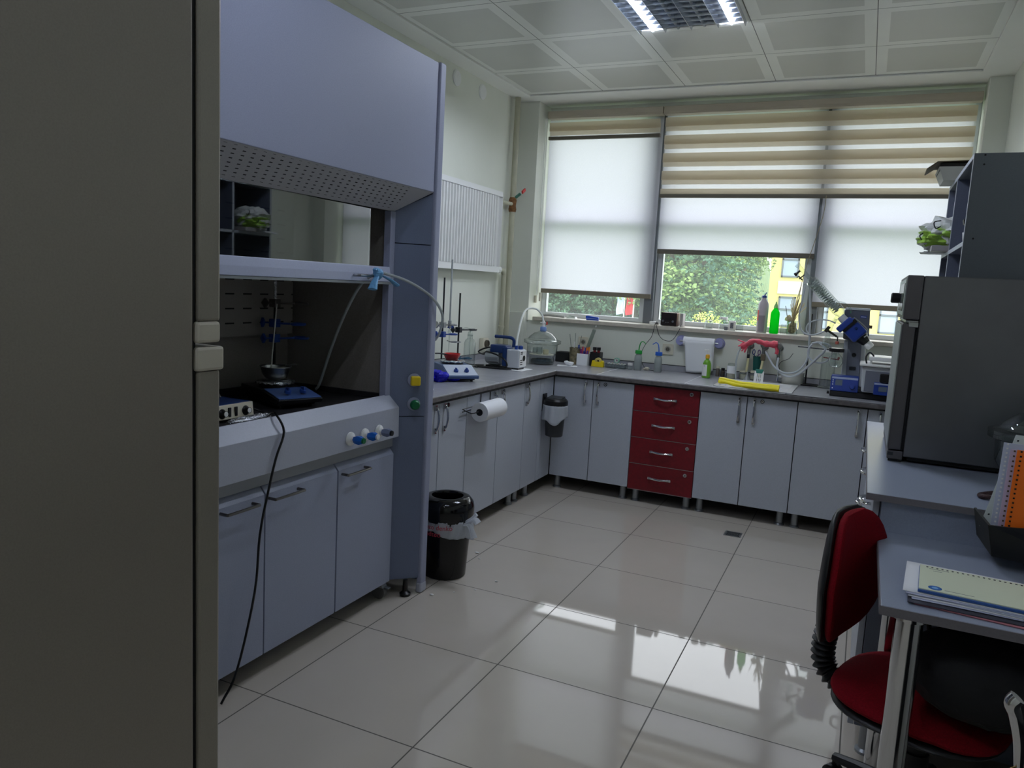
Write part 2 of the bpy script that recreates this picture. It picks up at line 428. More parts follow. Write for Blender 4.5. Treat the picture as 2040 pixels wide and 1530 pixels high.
b = B(); b.tube([(1.40, 3.87, 2.15), (1.39, 3.865, 2.0), (1.33, 3.862, 1.72), (1.30, 3.86, 1.55), (1.285, 3.855, 1.38), (1.24, 3.85, 1.20)], .0025, 6, k=6)
b.build('pull_cord', mat('cord_brown', (150, 138, 112), .7), zb_t)

# ------------------------------------------------------------------ outdoors
def hillz(x, y):
    k = min(1, max(0, (-2-.07*(y-20)-x)/6)); return -3.2 + k*max(0, y-22)*.21 + .5*sin(x*.15)+.4*sin(y*.2+1)
b = B(); b.grid(lambda u, v: V((-75+150*u, 5+110*v, hillz(-75+150*u, 5+110*v))), 40, 30)
o = b.build('hill', mat('grass_slope', (96, 120, 72), .9, noise=(1.2, .3))); o['kind'] = 'structure'
def leafm(name, c1, c2):
    m = mat(name, c1, .7, spec=.2); n = m.node_tree.nodes; l = m.node_tree.links
    g = n.new('ShaderNodeTexCoord'); z = n.new('ShaderNodeTexNoise'); z.inputs['Scale'].default_value = 1.1; z.inputs['Detail'].default_value = 5
    l.new(g.outputs['Object'], z.inputs['Vector']); cr = n.new('ShaderNodeValToRGB')
    cr.color_ramp.elements[0].position = .35; cr.color_ramp.elements[1].position = .65
    cr.color_ramp.elements[0].color = lin(c1); cr.color_ramp.elements[1].color = lin(c2)
    l.new(z.outputs['Fac'], cr.inputs[0]); l.new(cr.outputs[0], n['Principled BSDF'].inputs['Base Color'])
    return m
lf = [leafm('deep_green_leaves', (98, 132, 84), (164, 190, 118)), leafm('fir_needles', (66, 100, 84), (112, 148, 112)), leafm('lime_leaves', (176, 196, 84), (214, 224, 120)), leafm('fresh_green_leaves', (124, 160, 88), (180, 204, 124))]
m_bark = mat('bark', (98, 88, 74), .9, noise=(6, .2))
def leaves(b, c, r, n, s):
    for _ in range(n):
        d = V((random.gauss(0, 1), random.gauss(0, 1), random.gauss(0, 1))).normalized()
        p = c + V((d.x*r[0], d.y*r[1], d.z*r[2]))*(random.random()**.28)
        a = V((random.gauss(0, 1), random.gauss(0, 1), random.gauss(0, .7))).normalized()*s*random.uniform(.6, 1.3)
        q = a.cross(V((random.gauss(0, 1), random.gauss(0, 1), random.gauss(0, 1)))).normalized()*s*random.uniform(.4, .8)
        b.add([p-a, p+q, p+a, p-q], [(0, 1, 2, 3)], False)
def make_broad(label, lm, h=9.0):
    t = thing('leafy_tree', label, 'tree', (0, 0, 0), 'trees on the slope outside')
    b = B(smooth=True); b.tube([(0, 0, -.5), (.1, 0, h*.3), (-.1, .1, h*.75)], lambda q: .22*(1-q*.7), 8, k=3)
    for i in range(6):
        a = i*1.05; b.tube([(0, 0, h*(.3+.06*i)), (cos(a)*1.1, sin(a)*1.1, h*(.42+.07*i)), (cos(a)*1.9, sin(a)*1.9, h*(.5+.07*i))], .07, 5, k=3)
    b.build('trunk', m_bark, t)
    b = B(); rr = random.Random(int(h*10))
    for i in range(16):
        a = rr.uniform(0, 6.28); z = rr.uniform(.32, .98); R = 2.1*sin(pi*min(.95, z*.85+.05))
        leaves(b, V((cos(a)*R*.8, sin(a)*R*.8, h*z)), (1.3, 1.3, 1.0), 800, .085)
    b.build('crown', lm, t); return t
def make_fir(label, lm, h=11.0):
    t = thing('fir_tree', label, 'tree', (0, 0, 0), 'trees on the slope outside')
    b = B(smooth=True); b.tube([(0, 0, -.5), (0, 0, h)], lambda q: .2*(1-q*.9)+.01, 8, k=1); b.build('trunk', m_bark, t)
    b = B()
    for i in range(26):
        z = h*(.1+.88*i/26); R = 2.6*(1-i/27)+.15
        for k in range(9):
            a = k*.698+i*.37+random.uniform(-.15, .15)
            for j in range(14):
                q = (j+1)/14*R; p = V((cos(a)*q, sin(a)*q, z-.35*q*q/R*.5+.05))
                leaves(b, p, (.24, .24, .1), 5, .085)
    b.build('crown', lm, t); return t
protoA = make_broad('leafy tree on the slope', lf[0]); protoB = make_broad('leafy tree on the slope', lf[3], 8.0); protoC = make_fir('dark fir among the leafy trees', lf[1])
LABT = {0: 'bushy deep green tree on the wooded slope outside', 1: 'fresh light green tree on the wooded slope outside', 2: 'dark fir tree on the wooded slope outside'}
prot = [protoA, protoB, protoC]; used = [False]*3; rr = random.Random(3)
spots = []
for row, (Y, n) in enumerate(((33, 8), (38, 9), (44, 10), (52, 11))):
    xa = 1.73 + (-.415)*(Y+1.89) - 3; xb = 1.73 + (-.1086)*(Y+1.89)-2.2
    for i in range(n):
        spots.append((xa+(xb-xa)*(i+.5)/n+rr.uniform(-.6, .6), Y+rr.uniform(-1.5, 1.5), rr.choice((0, 0, 1, 2, 2))))
for (x, y, k) in spots:
    t = prot[k] if not used[k] else copy_tree(prot[k]); used[k] = True
    t.location = (x, y, hillz(x, y)-.1); t.rotation_euler = (0, 0, rr.uniform(0, 6)); sc = rr.uniform(.85, 1.25); t.scale = (sc, sc, sc*rr.uniform(.9, 1.15))
    t['label'] = LABT[k]; t['group'] = ('bushy deep green trees outside', 'fresh light green trees outside', 'dark firs outside')[k]
# lime bush close to the window
t = thing('garden_bush', 'bright lime green bush just beyond the window glass', 'bush', (-.62, 13, -3.2))
b = B(smooth=True)
for i in range(5): b.tube([(-.62, 13, -3.25), (-.62+.3*cos(i*1.3), 13+.3*sin(i*1.3), -1.2), (-.62+.6*cos(i*1.3), 13+.5*sin(i*1.3), .5)], .04, 6, k=3)
b.build('stem', m_bark, t)
b = B(); rr = random.Random(5)
for i in range(16):
    x = rr.uniform(-1.05, .0); leaves(b, V((x, 13+rr.uniform(-.4, .4), rr.uniform(-1.2, 1.16-.35*abs(x+.5)))), (.32, .32, .26), 500, .024)
b.build('crown', lf[2], t)
# flags on poles
for (x, y, z, m_, lab) in ((-7.47, 30, 1.1, mat('red_cloth', (214, 50, 60), .7), 'limp red flag on a thin pole among the trees'), (-7.88, 30, 1.1, mat('pale_blue_cloth', (196, 206, 232), .7), 'limp pale blue and white flag on a thin pole beside the red one')):
    g = hillz(x, y); t = thing('flag', lab, 'flag', (x, y, g))
    b = B(); b.cyl((x+.17, y, g), (x+.17, y, 2.2), .03, n=8); b.build('flag_pole', m_white, t)
    b = B(); xx = x; b.grid(lambda u, v: V((xx+.16-.32*u-.03*sin(v*9), y+.06*sin(u*9+v*4), z+.45-1.15*v*(1-.15*u)-.25*u*v)), 10, 14); b.build('cloth', m_, t)
# yellow building
t = thing('yellow_building', 'yellow rendered building with grey framed windows beyond the trees', 'building', (1.5, 60, -4))
m_yel = mat('yellow_render', (252, 234, 150), .8, noise=(1, .04)); m_ywh = mat('overexposed_render', (255, 252, 236), .8)  # spandrel render whitened: overexposed daylight put into its colour
b = B(); b.box(-5.25, 16, 60, 70, -4.5, 13); b.build('wall', m_yel, t)
for z in (-4.3, -.8-.0, 3.0, 6.8):
    pass
b = B()
for z in (1.75, 5.55): b.box(-4.6, 16, 59.9, 60.02, z, z+.95)
for z in (-2.1,): b.box(-4.6, 16, 59.9, 60.02, z, z+.95)
b.build('spandrel', m_ywh, t)
wm = mat('grey_sash', (120, 128, 138), .5); wg = mat('reflective_pane', (188, 204, 226), .15, spec=.6)
for c in range(7):
    for (z0, z1) in ((-.75, 1.55), (3.0, 5.35), (6.9, 9.1)):
        x0 = -4.45 + c*2.35; x1 = x0+1.25
        b = B()
        for (a, d, e, f) in ((x0, x0+.12, z0, z1), (x1-.12, x1, z0, z1), (x0, x1, z0, z0+.12), (x0, x1, z1-.12, z1), (x0, x1, (z0+z1)/2+.1, (z0+z1)/2+.24)): b.box(a, d, 59.88, 60.0, e, f)
        w = b.build('window', wm, t)
        b = B(); b.box(x0+.1, x1-.1, 59.94, 60.0, z0+.1, z1-.1); b.build('pane', wg, w)
# ------------------------------------------------------------------ fume hood
def slot_mat(name, base, ax, o1, p1, l1, o2, p2, l2, stagger=0, lim=None):
    """enamel with rows of dark slots cut into it; ax = the two object axes"""
    m = mat(name, base, .5, noise=(240, .05)); n = m.node_tree.nodes; l = m.node_tree.links; bs = n['Principled BSDF']
    t = n.new('ShaderNodeTexCoord'); sp = n.new('ShaderNodeSeparateXYZ'); l.new(t.outputs['Object'], sp.inputs[0])
    def M(op, a, b=None):
        q = n.new('ShaderNodeMath'); q.operation = op
        for i, w in enumerate((a, b)):
            if w is None: continue
            if isinstance(w, (int, float)): q.inputs[i].default_value = w
            else: l.new(w, q.inputs[i])
        return q.outputs[0]
    v = M('DIVIDE', M('SUBTRACT', sp.outputs[ax[1]], o2), p2); row = M('FLOOR', v); vf = M('ABSOLUTE', M('SUBTRACT', M('FRACT', v), .5))
    u = M('DIVIDE', M('SUBTRACT', sp.outputs[ax[0]], o1), p1)
    if stagger: u = M('ADD', u, M('MULTIPLY', row, stagger))
    uf = M('ABSOLUTE', M('SUBTRACT', M('FRACT', u), .5))
    k = M('MULTIPLY', M('LESS_THAN', uf, l1/p1/2), M('LESS_THAN', vf, l2/p2/2))
    if lim:
        for a, lo, hi in lim: k = M('MULTIPLY', k, M('MULTIPLY', M('GREATER_THAN', sp.outputs[a], lo), M('LESS_THAN', sp.outputs[a], hi)))
    old = bs.inputs['Base Color'].links[0].from_socket
    mx = n.new('ShaderNodeMix'); mx.data_type = 'RGBA'; l.new(k, mx.inputs['Factor']); l.new(old, mx.inputs['A']); mx.inputs['B'].default_value = lin((10, 10, 11))
    l.new(mx.outputs['Result'], bs.inputs['Base Color']); return m
hood = thing('fume_hood', 'blue-grey laboratory fume hood with half raised sash beside the fridge', 'fume hood', (-.45, .35, 0))
hl = WL['fume_hood']
b = B(); b.box(-.90, -.002, 1.035, 1.055, .05, 2.34); b.box(-.90, -.002, -.36, -.34, .05, 2.34)
b.box(-.90, -.03, -.34, 1.035, 2.30, 2.335); b.box(-.90, -.885, -.34, 1.035, .05, 2.3)
b.build('outer_case', m_hoodside, hood, .002)
for y0, y1 in ((1.008, 1.056), (-.361, -.313)):
    b = B(); b.box(-.022, .004, y0, y1, .035, 2.345); q = b.build('post', m_hood, hood, .008, 3)
    b = B(); b.box(-.024, .006, y0-.002, y1+.002, .0, .05); b.build('post_foot', m_hoodlow, q, .009, 3)
b = B(); b.box(-.03, -.004, -.31, 1.002, 1.806, 2.34); b.build('upper_panel', m_hood, hood, .003)
msof = slot_mat('perforated_soffit', (182, 182, 188), ('Y', 'X'), .003, .041, .014, .002, .0148, .0036, .18, (('Y', -.62, .50), ('X', .335, .438)))
b = B(); b.add([(-.006, -.31, 1.806), (-.006, 1.002, 1.806), (-.128, .888, 1.712), (-.128, -.20, 1.712)], [(0, 1, 2, 3)])
b.add([(-.006, -.31, 1.812), (-.006, 1.002, 1.812), (-.128, .888, 1.718), (-.128, -.20, 1.718)], [(3, 2, 1, 0)])
b.build('soffit', msof, hood)
# splayed side boards in three pieces
for (y0, y1, ya, yb, nm) in ((.889, 1.006, 0, 0, 'side_board'), (-.20, -.311, 0, 0, 'side_board')):
    s = 1 if y1 > y0 else -1
    for z0, z1 in ((.075, .826), (.830, 1.580), (1.584, 1.80)):
        zt0 = z1 if z1 < 1.7 else 1.714
        b = B(); P = [(-.128, y0, z0), (-.010, y1, z0), (-.010, y1, z1), (-.128, y0, zt0)]
        b.prism(P, (-.006, .008*s, 0)); b.build(nm, m_hoodside, hood)
# inner jambs, sash, glass
for y0 in (.852, -.236):
    b = B(); b.box(-.150, -.118, y0, y0+.036, .745, 1.712); b.build('inner_jamb', m_hood, hood, .002)
b = B(); b.prism([(-.150, -.235, 1.415), (-.112, -.235, 1.415), (-.112, -.235, 1.447), (-.118, -.235, 1.478), (-.150, -.235, 1.478)], (0, 1.09, 0))
sr = b.build('sash', mat('sash_enamel', (178, 184, 208), .35, noise=(200, .04)), hood, .002)
b = B(); b.box(-.118, -.108, -.235, .855, 1.405, 1.414); b.build('sash_lip', m_alu, sr)
b = B(); b.add([(-.124, -.22, 1.47), (-.146, .748, 1.47), (-.146, .748, 1.716), (-.124, -.22, 1.716)], [(0, 1, 2, 3)])
b.add([(-.128, -.22, 1.47), (-.150, .748, 1.47), (-.150, .748, 1.716), (-.128, -.22, 1.716)], [(3, 2, 1, 0)])
b.build('sash_glass', thin_glass('hood_glass', (170, 180, 178), (96, 110, 108), .34, rough=.015), sr)
b = B(); b.tube([(-.113, .60, 1.437), (-.085, .60, 1.437), (-.082, .612, 1.437), (-.082, .715, 1.437), (-.085, .727, 1.437), (-.113, .727, 1.437)], .0055, 8, k=2); b.build('sash_handle', m_steel, sr)
# inside
b = B(); b.box(-.71, -.69, -.24, .885, .9, 2.2); b.box(-.69, -.155, .885, .897, .9, 2.2); b.box(-.69, -.155, -.252, -.24, .9, 2.2); b.box(-.69, -.155, -.24, .885, 2.2, 2.22)
b.build('inner_lining', m_hoodin, hood)
mbaf = slot_mat('slotted_baffle', (150, 144, 138), ('Y', 'Z'), .137-.35+.0, .099, .050, 1.211-.0305, .061, .006, 0, (('Z', 1.17, 1.75),))
b = B(); b.box(-.655, -.645, -.2, .865, 1.155, 1.80); b.build('baffle', mbaf, hood)
m_wt = mat('hood_worktop', (44, 43, 46), .3, noise=(80, .2))
b = B(); b.box(-.69, -.15, -.24, .885, .86, .905); b.box(-.69, -.675, -.24, .885, .905, .935); b.box(-.675, -.15, .872, .885, .905, .93); b.build('dished_worktop', m_wt, hood, .003)
b = B(); b.prism([(-.150, -.235, .905), (-.150, -.235, .921), (-.122, -.235, .929), (-.067, -.235, .878), (-.064, -.235, .748), (-.15, -.235, .748)], (0, 1.122, 0)); fp = b.build('front_panel', m_hoodlow, hood, .002)
b = B(); b.box(-.14, -.095, -.30, .888, .700, .742); b.build('rail', m_alu, hood, .002)
m_hdoor = mat('hood_door_enamel', (150, 157, 178), .4, noise=(240, .05))
m_bar = mat('satin_bar', (120, 118, 116), .3, 1)
for i, (y0, y1, h0, h1) in enumerate(((-.26, .092, -.108, .034), (.098, .494, .112, .262), (.502, .888, .523, .672))):
    b = B(); b.prism([(-.115, y0, .082), (-.088, y0, .082), (-.088, y0, .668), (-.112, y0, .697), (-.115, y0, .697)], (0, y1-y0, 0)); d = b.build('door', m_hdoor, hood, .0015)
    b = B(); z = .651; b.tube([(-.088, h0, z), (-.060, h0, z), (-.055, h0+.012, z), (-.055, h1-.012, z), (-.060, h1, z), (-.088, h1, z)], .0055, 8, k=3); b.build('handle', m_bar, d)
b = B(); b.box(-.88, -.118, -.30, .895, .09, .70); b.build('base_cabinet', m_hoodside, hood)
for (x, y) in ((-.125, .868), (-.80, .868), (-.125, -.2), (-.80, -.2)):
    b = B(smooth=True); b.lathe((x, y-.012, .032), [(.012, 0), (.032, 0), (.032, .024), (.012, .024)], 18, (0, 1, 0)); c = b.build('caster', mat('grey_rubber', (96, 96, 96), .5), hood)
    b = B(); b.prism([(x-.03, y-.018, .055), (x+.028, y-.018, .055), (x+.012, y-.018, .088), (x-.02, y-.018, .088)], (0, .036, 0)); b.box(x+.01, x+.05, y-.008, y+.014, .052, .058); b.build('caster_fork', m_alu, c, .002)
b = B(); b.lathe((-.045, .955, 0), [(.024, 0), (.026, .012), (.012, .022), (.01, .075)], 14); b.build('levelling_foot', m_black, hood)
# control knobs for gas and water, service valves on the side board
m_kb = mat('clear_blue_plastic', (22, 96, 190), .25); m_kg = mat('grey_blue_plastic', (120, 130, 158), .35); m_kgreen = mat('green_plastic', (18, 104, 62), .35); m_ky = mat('yellow_plastic', (228, 198, 30), .4)
for (y, m_, tip, lab) in ((.537, m_kb, m_kgreen, 'blue knob with green tip'), (.632, m_kb, m_white, 'blue knob with white tip'), (.732, m_kg, m_black, 'grey knob with dark tip')):
    b = B(); b.lathe((-.064, y, .795), [(.028, 0), (.027, .006), (.014, .011), (.012, .02)], 20, (1, 0, 0)); k = b.build('flange', m_white, hood)
    b = B(smooth=True); b.lathe((-.046, y, .795), [(.012, 0), (.017, .012), (.019, .03), (.013, .044)], 6, (1, 0, 0)); kk = b.build('knob', m_, k, label=lab)
    b = B(); b.lathe((-.002, y, .795), [(.012, 0), (.011, .007), (0, .008)], 12, (1, 0, 0)); b.build('knob_tip', tip, k)
nrm = V((.70, -.714, 0)).normalized()
for (y, z, m_, lab) in ((.964, .992, m_ky, 'yellow square valve knob'), (.968, .885, m_kgreen, 'green valve knob')):
    c = V((-.045, y, z)); b = B(); b.lathe(c, [(.030, 0), (.029, .004), (.013, .009), (.011, .022)], 20, nrm); k = b.build('valve_flange', m_hood, hood)
    b = B()
    if m_ is m_ky: b.T = Matrix.Translation(c+nrm*.032) @ Matrix.Rotation(math.atan2(nrm.y, nrm.x), 4, 'Z'); b.box(-.013, .013, -.021, .021, -.021, .021)
    else: b.lathe(c+nrm*.018, [(.019, 0), (.024, .008), (.023, .022), (.016, .027)], 8, nrm)
    b.build('valve_knob', m_, k, .006, label=lab)

# ------------------------------------------------------------------ fridge
fr = thing('refrigerator', 'tall grey two-door refrigerator seen side on at the left', 'refrigerator', (.23, -1.1, 0))
m_fr = mat('grey_fridge_steel', (138, 131, 122), .42, .35, noise=(300, .05)); m_frd = mat('fridge_door_edge', (140, 134, 124), .4, .3, noise=(300, .05))
b = B(); b.box(-.10, .556, -1.46, -.809, .05, 2.0); b.build('body', m_fr, fr, .005)
b = B(); b.box(-.09, .548, -.809, -.797, .09, 1.985); b.build('door_gasket', m_gasket, fr)
m_fcap = mat('fridge_cap', (186, 180, 166), .45)
b = B(); b.box(-.10, .556, -.797, -.740, 1.331, 1.998); d = b.build('freezer_door', m_frd, fr, .006)
b = B(); b.box(-.102, .559, -.802, -.742, 1.289, 1.331); b.build('door_end_cap', m_fcap, d, .006)
b = B(); b.box(-.10, .556, -.797, -.740, .09, 1.233); d = b.build('fridge_door', m_frd, fr, .006)
b = B(); b.box(-.102, .560, -.802, -.733, 1.233, 1.281); b.build('door_end_cap', m_fcap, d, .006)
for x in (-.06, .51):
    for y in (-1.42, -.85):
        b = B(); b.cyl((x, y, 0), (x, y, .052), .02, n=12); b.build('foot', m_black, fr)

# ------------------------------------------------------------------ base cabinets
def leg(x, y, z1, par):
    b = B(); b.lathe((x, y, 0), [(.030, 0), (.030, .008), (.0215, .016), (.0215, z1-.01), (.026, z1)], 18); return b.build('leg', m_alu, par)
def bow(par, p0, p1, out, r=.0058):
    p0 = V(p0); p1 = V(p1); out = V(out); b = B(); d = (p1-p0)
    pts = [p0, p0+out*.5, p0+d*.18+out*1.0, p0+d*.5+out*1.25, p0+d*.82+out, p1+out*.5, p1]
    b.tube(pts, r, 8, k=3, flat=1.3); e = d.normalized()*.014
    for q in (p0, p1):
        side = d.cross(out).normalized()*.008; vs = [q-e-side, q+e-side, q+e+side, q-e+side]; b.prism(vs, out*.42)
    return b.build('handle', m_chrome, par, label=None)
def lock(par, c, out):
    b = B(); b.lathe(c, [(.0125, 0), (.0125, .004), (.0115, .0045)], 16, out); k = b.build('lock', m_dark if par.name.startswith('door') else m_steel, par)
    b = B(); b.lathe(V(c)+V(out)*.0045, [(.0085, 0), (.0085, .0006), (0, .0007)], 16, out); b.build('lock_face', m_chrome, k)
    b = B(); o_ = V(out)*.0052; b.lathe(V(c)+o_, [(.004, 0), (.004, .0006)], 8, out); b.build('keyhole', m_black, k)
ZB, ZT = .098, .806
def unit_left(y0, y1, doors, label):
    t = thing('base_cabinet', label, 'cabinet', (-.5, (y0+y1)/2, 0)); X = -.215
    b = B(); b.box(-.88, X-.02, y0+.002, y1-.002, ZB+.002, .819); b.build('carcass', m_cabin, t)
    for (a, c, hy, ly) in doors:
        b = B(); b.box(X-.018, X, a+.0028, c-.0028, ZB, ZT); d = b.build('door', m_cab, t, .001)
        if hy: bow(d, (X, hy, .785), (X, hy, .665), (.020, 0, 0))
        if ly: lock(d, (X, ly, .785), (1, 0, 0))
    for yy in (y0+.045, y1-.045): leg(X-.062, yy, .1, t); leg(-.80, yy, .1, t)
    return t
unit_left(1.193, 1.797, ((1.193, 1.495, 1.452, None), (1.495, 1.797, 1.545, 1.585)), 'grey two-door base cabinet behind the black swing bin, next to the hood')
unit_left(1.797, 2.587, ((1.797, 2.193, 2.135, None), (2.193, 2.587, 2.235, 2.270)), 'grey two-door base cabinet with the paper towel roll hung on it')
unit_left(2.587, 2.85, ((2.587, 2.845, 2.615, 2.655),), 'narrow single-door grey cabinet beside the hanging corner bin')
t = thing('corner_filler', 'grey filler boards closing the inner corner of the cabinets', 'cabinet panel', (-.3, 2.97, 0))
b = B(); b.box(-.233, -.215, 2.850, 2.905, ZB, ZT); b.build('board', m_cab, t, .001)
b = B(); b.box(-.233, -.215, 2.909, 3.088, ZB, ZT); b.build('board', m_cab, t, .001)
YF = 3.09
def unit_back(x0, x1, doors, label):
    t = thing('base_cabinet', label, 'cabinet', ((x0+x1)/2, 3.4, 0))
    b = B(); b.box(x0+.002, x1-.002, YF+.02, 3.76, ZB+.002, .819); b.build('carcass', m_cabin, t)
    for (a, c, hx, lx) in doors:
        b = B(); b.box(a+.0028, c-.0028, YF, YF+.018, ZB, ZT); d = b.build('door', m_cab, t, .001)
        if hx: bow(d, (hx, YF, .785), (hx, YF, .648), (0, -.020, 0))
        if lx: lock(d, (lx, YF, .785), (0, -1, 0))
    for xx in (x0+.045, x1-.045): leg(xx, YF+.062, .1, t); leg(xx, 3.70, .1, t)
    return t
unit_back(-.212, .369, ((-.212, .078, .027, None), (.078, .369, .118, .165)), 'grey two-door cabinet between the corner bin and the red drawers')
unit_back(.809, 1.408, ((.809, 1.106, 1.060, None), (1.106, 1.408, 1.152, 1.198)), 'grey two-door cabinet under the sink with the yellow gloves')
unit_back(1.408, 1.802, ((1.408, 1.802, 1.752, None),), 'wide single-door grey cabinet to the right of the sink cabinet')
unit_back(1.802, 2.38, ((1.802, 2.09, 1.872, 1.915), (2.09, 2.38, 2.13, None)), 'grey cabinet at the far right end, mostly hidden by the side bench')
t = thing('drawer_unit', 'dark red four-drawer unit between the grey cabinets', 'drawer unit', (.589, 3.4, 0))
b = B(); b.box(.371, .807, YF+.02, 3.76, ZB-.006, .819); b.build('carcass', m_cabin, t)
for i in range(4):
    z1 = .812-i*.1808; z0 = z1-.1770
    b = B(); b.box(.3705, .8075, YF-.001, YF+.018, z0, z1); d = b.build('drawer', m_red, t, .001)
    b = B(); b.box(.3705, .8075, YF-.0025, YF+.016, z0-.0036, z0-.0002); b.build('drawer_edge', m_steel, d)
    zc = (z0+z1)/2+.004; p0 = V((.520, YF-.001, zc)); p1 = V((.652, YF-.001, zc)); b = B()
    b.tube([p0, p0+V((0, -.012, 0)), V((.545, YF-.020, zc)), V((.586, YF-.024, zc-.003)), V((.627, YF-.020, zc)), p1+V((0, -.012, 0)), p1], .0058, 8, k=3, flat=1.3)
    b.box(.508, .530, YF-.012, YF-.001, zc-.008, zc+.008); b.box(.642, .664, YF-.012, YF-.001, zc-.008, zc+.008); b.build('handle', m_chrome, d)
    lock(d, (.7545, YF-.001, zc+.052), (0, -1, 0))
for xx in (.415, .765): leg(xx, YF+.062, .092, t); leg(xx, 3.70, .092, t)

# ------------------------------------------------------------------ worktop
wt = thing('worktop', 'long L-shaped grey laminate worktop under the window with worn dark edges', 'worktop', (.6, 3.4, .82))
b = B(); b.box(-.905, -.195, 1.06, 3.075, .822, .850); b.box(-.905, .91, 3.075, 3.798, .822, .850); b.box(1.332, 2.398, 3.075, 3.798, .822, .850); b.box(.91, 1.332, 3.075, 3.147, .822, .850); b.box(.91, 1.332, 3.568, 3.798, .822, .850)
b.build('slab', m_counter, wt, .004, 3)
b = B(); b.box(-.197, -.190, 1.06, 3.068, .820, .846); b.box(-.197, 2.398, 3.063, 3.074, .818, .845); b.build('front_edge', m_edge, wt, .003)
b = B(); b.box(-.18, 2.398, 3.073, 3.10, .808, .819); b.box(-.205, -.196, 1.06, 3.06, .808, .819); b.build('gap_shade', m_gasket, wt)  # black strips standing in for the shade in the gap under the worktop
b = B(); b.box(-.909, -.902, 1.06, 3.79, .850, .892); b.box(-.90, 2.398, 3.782, 3.799, .850, .892); b.box(-.90, -.75, 3.71, 3.724, .85, .892)
b.build('upstand', m_counter, wt, .001)
b = B(); b.box(-.9, 2.398, 3.780, 3.7995, .892, .895); b.box(-.909, -.901, 1.06, 3.79, .892, .895); b.build('upstand_seal', m_gasket, wt)
m_joint = mat('joint_strip', (196, 198, 204), .3)
b = B(); b.box(.098, .104, 3.08, 3.78, .8502, .8508); b.box(.70, .706, 3.08, 3.78, .8502, .8508); b.box(-.90, -.20, 2.16, 2.164, .8502, .8508); b.build('joint', m_joint, wt)

# ------------------------------------------------------------------ right bench with cabinet, desk
sb = thing('side_bench', 'grey laboratory bench along the right wall carrying the steel oven', 'bench', (2.1, 1.4, 0))
m_bench = mat('pale_blue_grey_laminate', (150, 158, 176), .28, noise=(260, .05)); m_bedge = mat('bench_edge_band', (112, 108, 112), .45, noise=(200, .06))
b = B(); b.box(1.790, 2.398, .610, 2.150, .848, .870); b.build('bench_top', m_bench, sb, .002)
b = B(); b.box(1.7885, 1.7905, .610, 2.15, .849, .869); b.box(1.79, 2.398, .6085, .6105, .849, .869); b.build('edge_band', m_bedge, sb)
b = B(); b.box(1.832, 2.39, .665, 2.12, .10, .846); b.build('carcass', mat('cabinet_side_grey', (112, 118, 134), .5, noise=(200, .06)), sb, .001)
zs = ((.10, .27), (.274, .45), (.454, .63), (.634, .83))
for (y0, y1) in ((.665, 1.14), (1.145, 1.62), (1.625, 2.10)):
    for (z0, z1) in ((.10, .60), (.606, .838)):
        b = B(); b.box(1.812, 1.830, y0, y1, z0, z1); d = b.build('door' if z0 < .2 else 'drawer', m_cab, sb, .001)
        hz = z1-.06; ym = (y0+y1)/2
        b = B(); b.tube([(1.812, ym-.05, hz), (1.792, ym-.05, hz), (1.780, ym-.025, hz), (1.778, ym, hz), (1.780, ym+.025, hz), (1.792, ym+.05, hz), (1.812, ym+.05, hz)], .0055, 8, k=3); b.build('handle', m_chrome, d)
for (x, y) in ((1.872, .70), (2.34, .70), (1.872, 1.4), (1.872, 2.07), (2.34, 2.07)): leg(x, y, .1, sb)
dk = thing('desk', 'grey writing desk with thick round chrome legs in front of the bench', 'desk', (2.1, .33, 0))
b = B(); b.box(1.832, 2.39, .003, .655, .727, .750); b.build('desk_top', m_bench, dk, .002)
b = B(); b.box(1.832, 2.39, .0005, .0032, .728, .749); b.box(1.8295, 1.8322, .003, .655, .728, .749); b.build('edge_band', m_bedge, dk)
b = B(); b.box(1.835, 2.39, .640, .658, .750, .845); b.build('back_riser', m_bench, dk)
for (x, y) in ((1.898, .060), (2.34, .060), (1.898, .60), (2.34, .60)):
    b = B(); b.lathe((x, y, 0), [(.034, 0), (.034, .012), (.030, .016), (.030, .71), (.038, .712), (.038, .727)], 24); b.build('leg', m_chrome, dk)
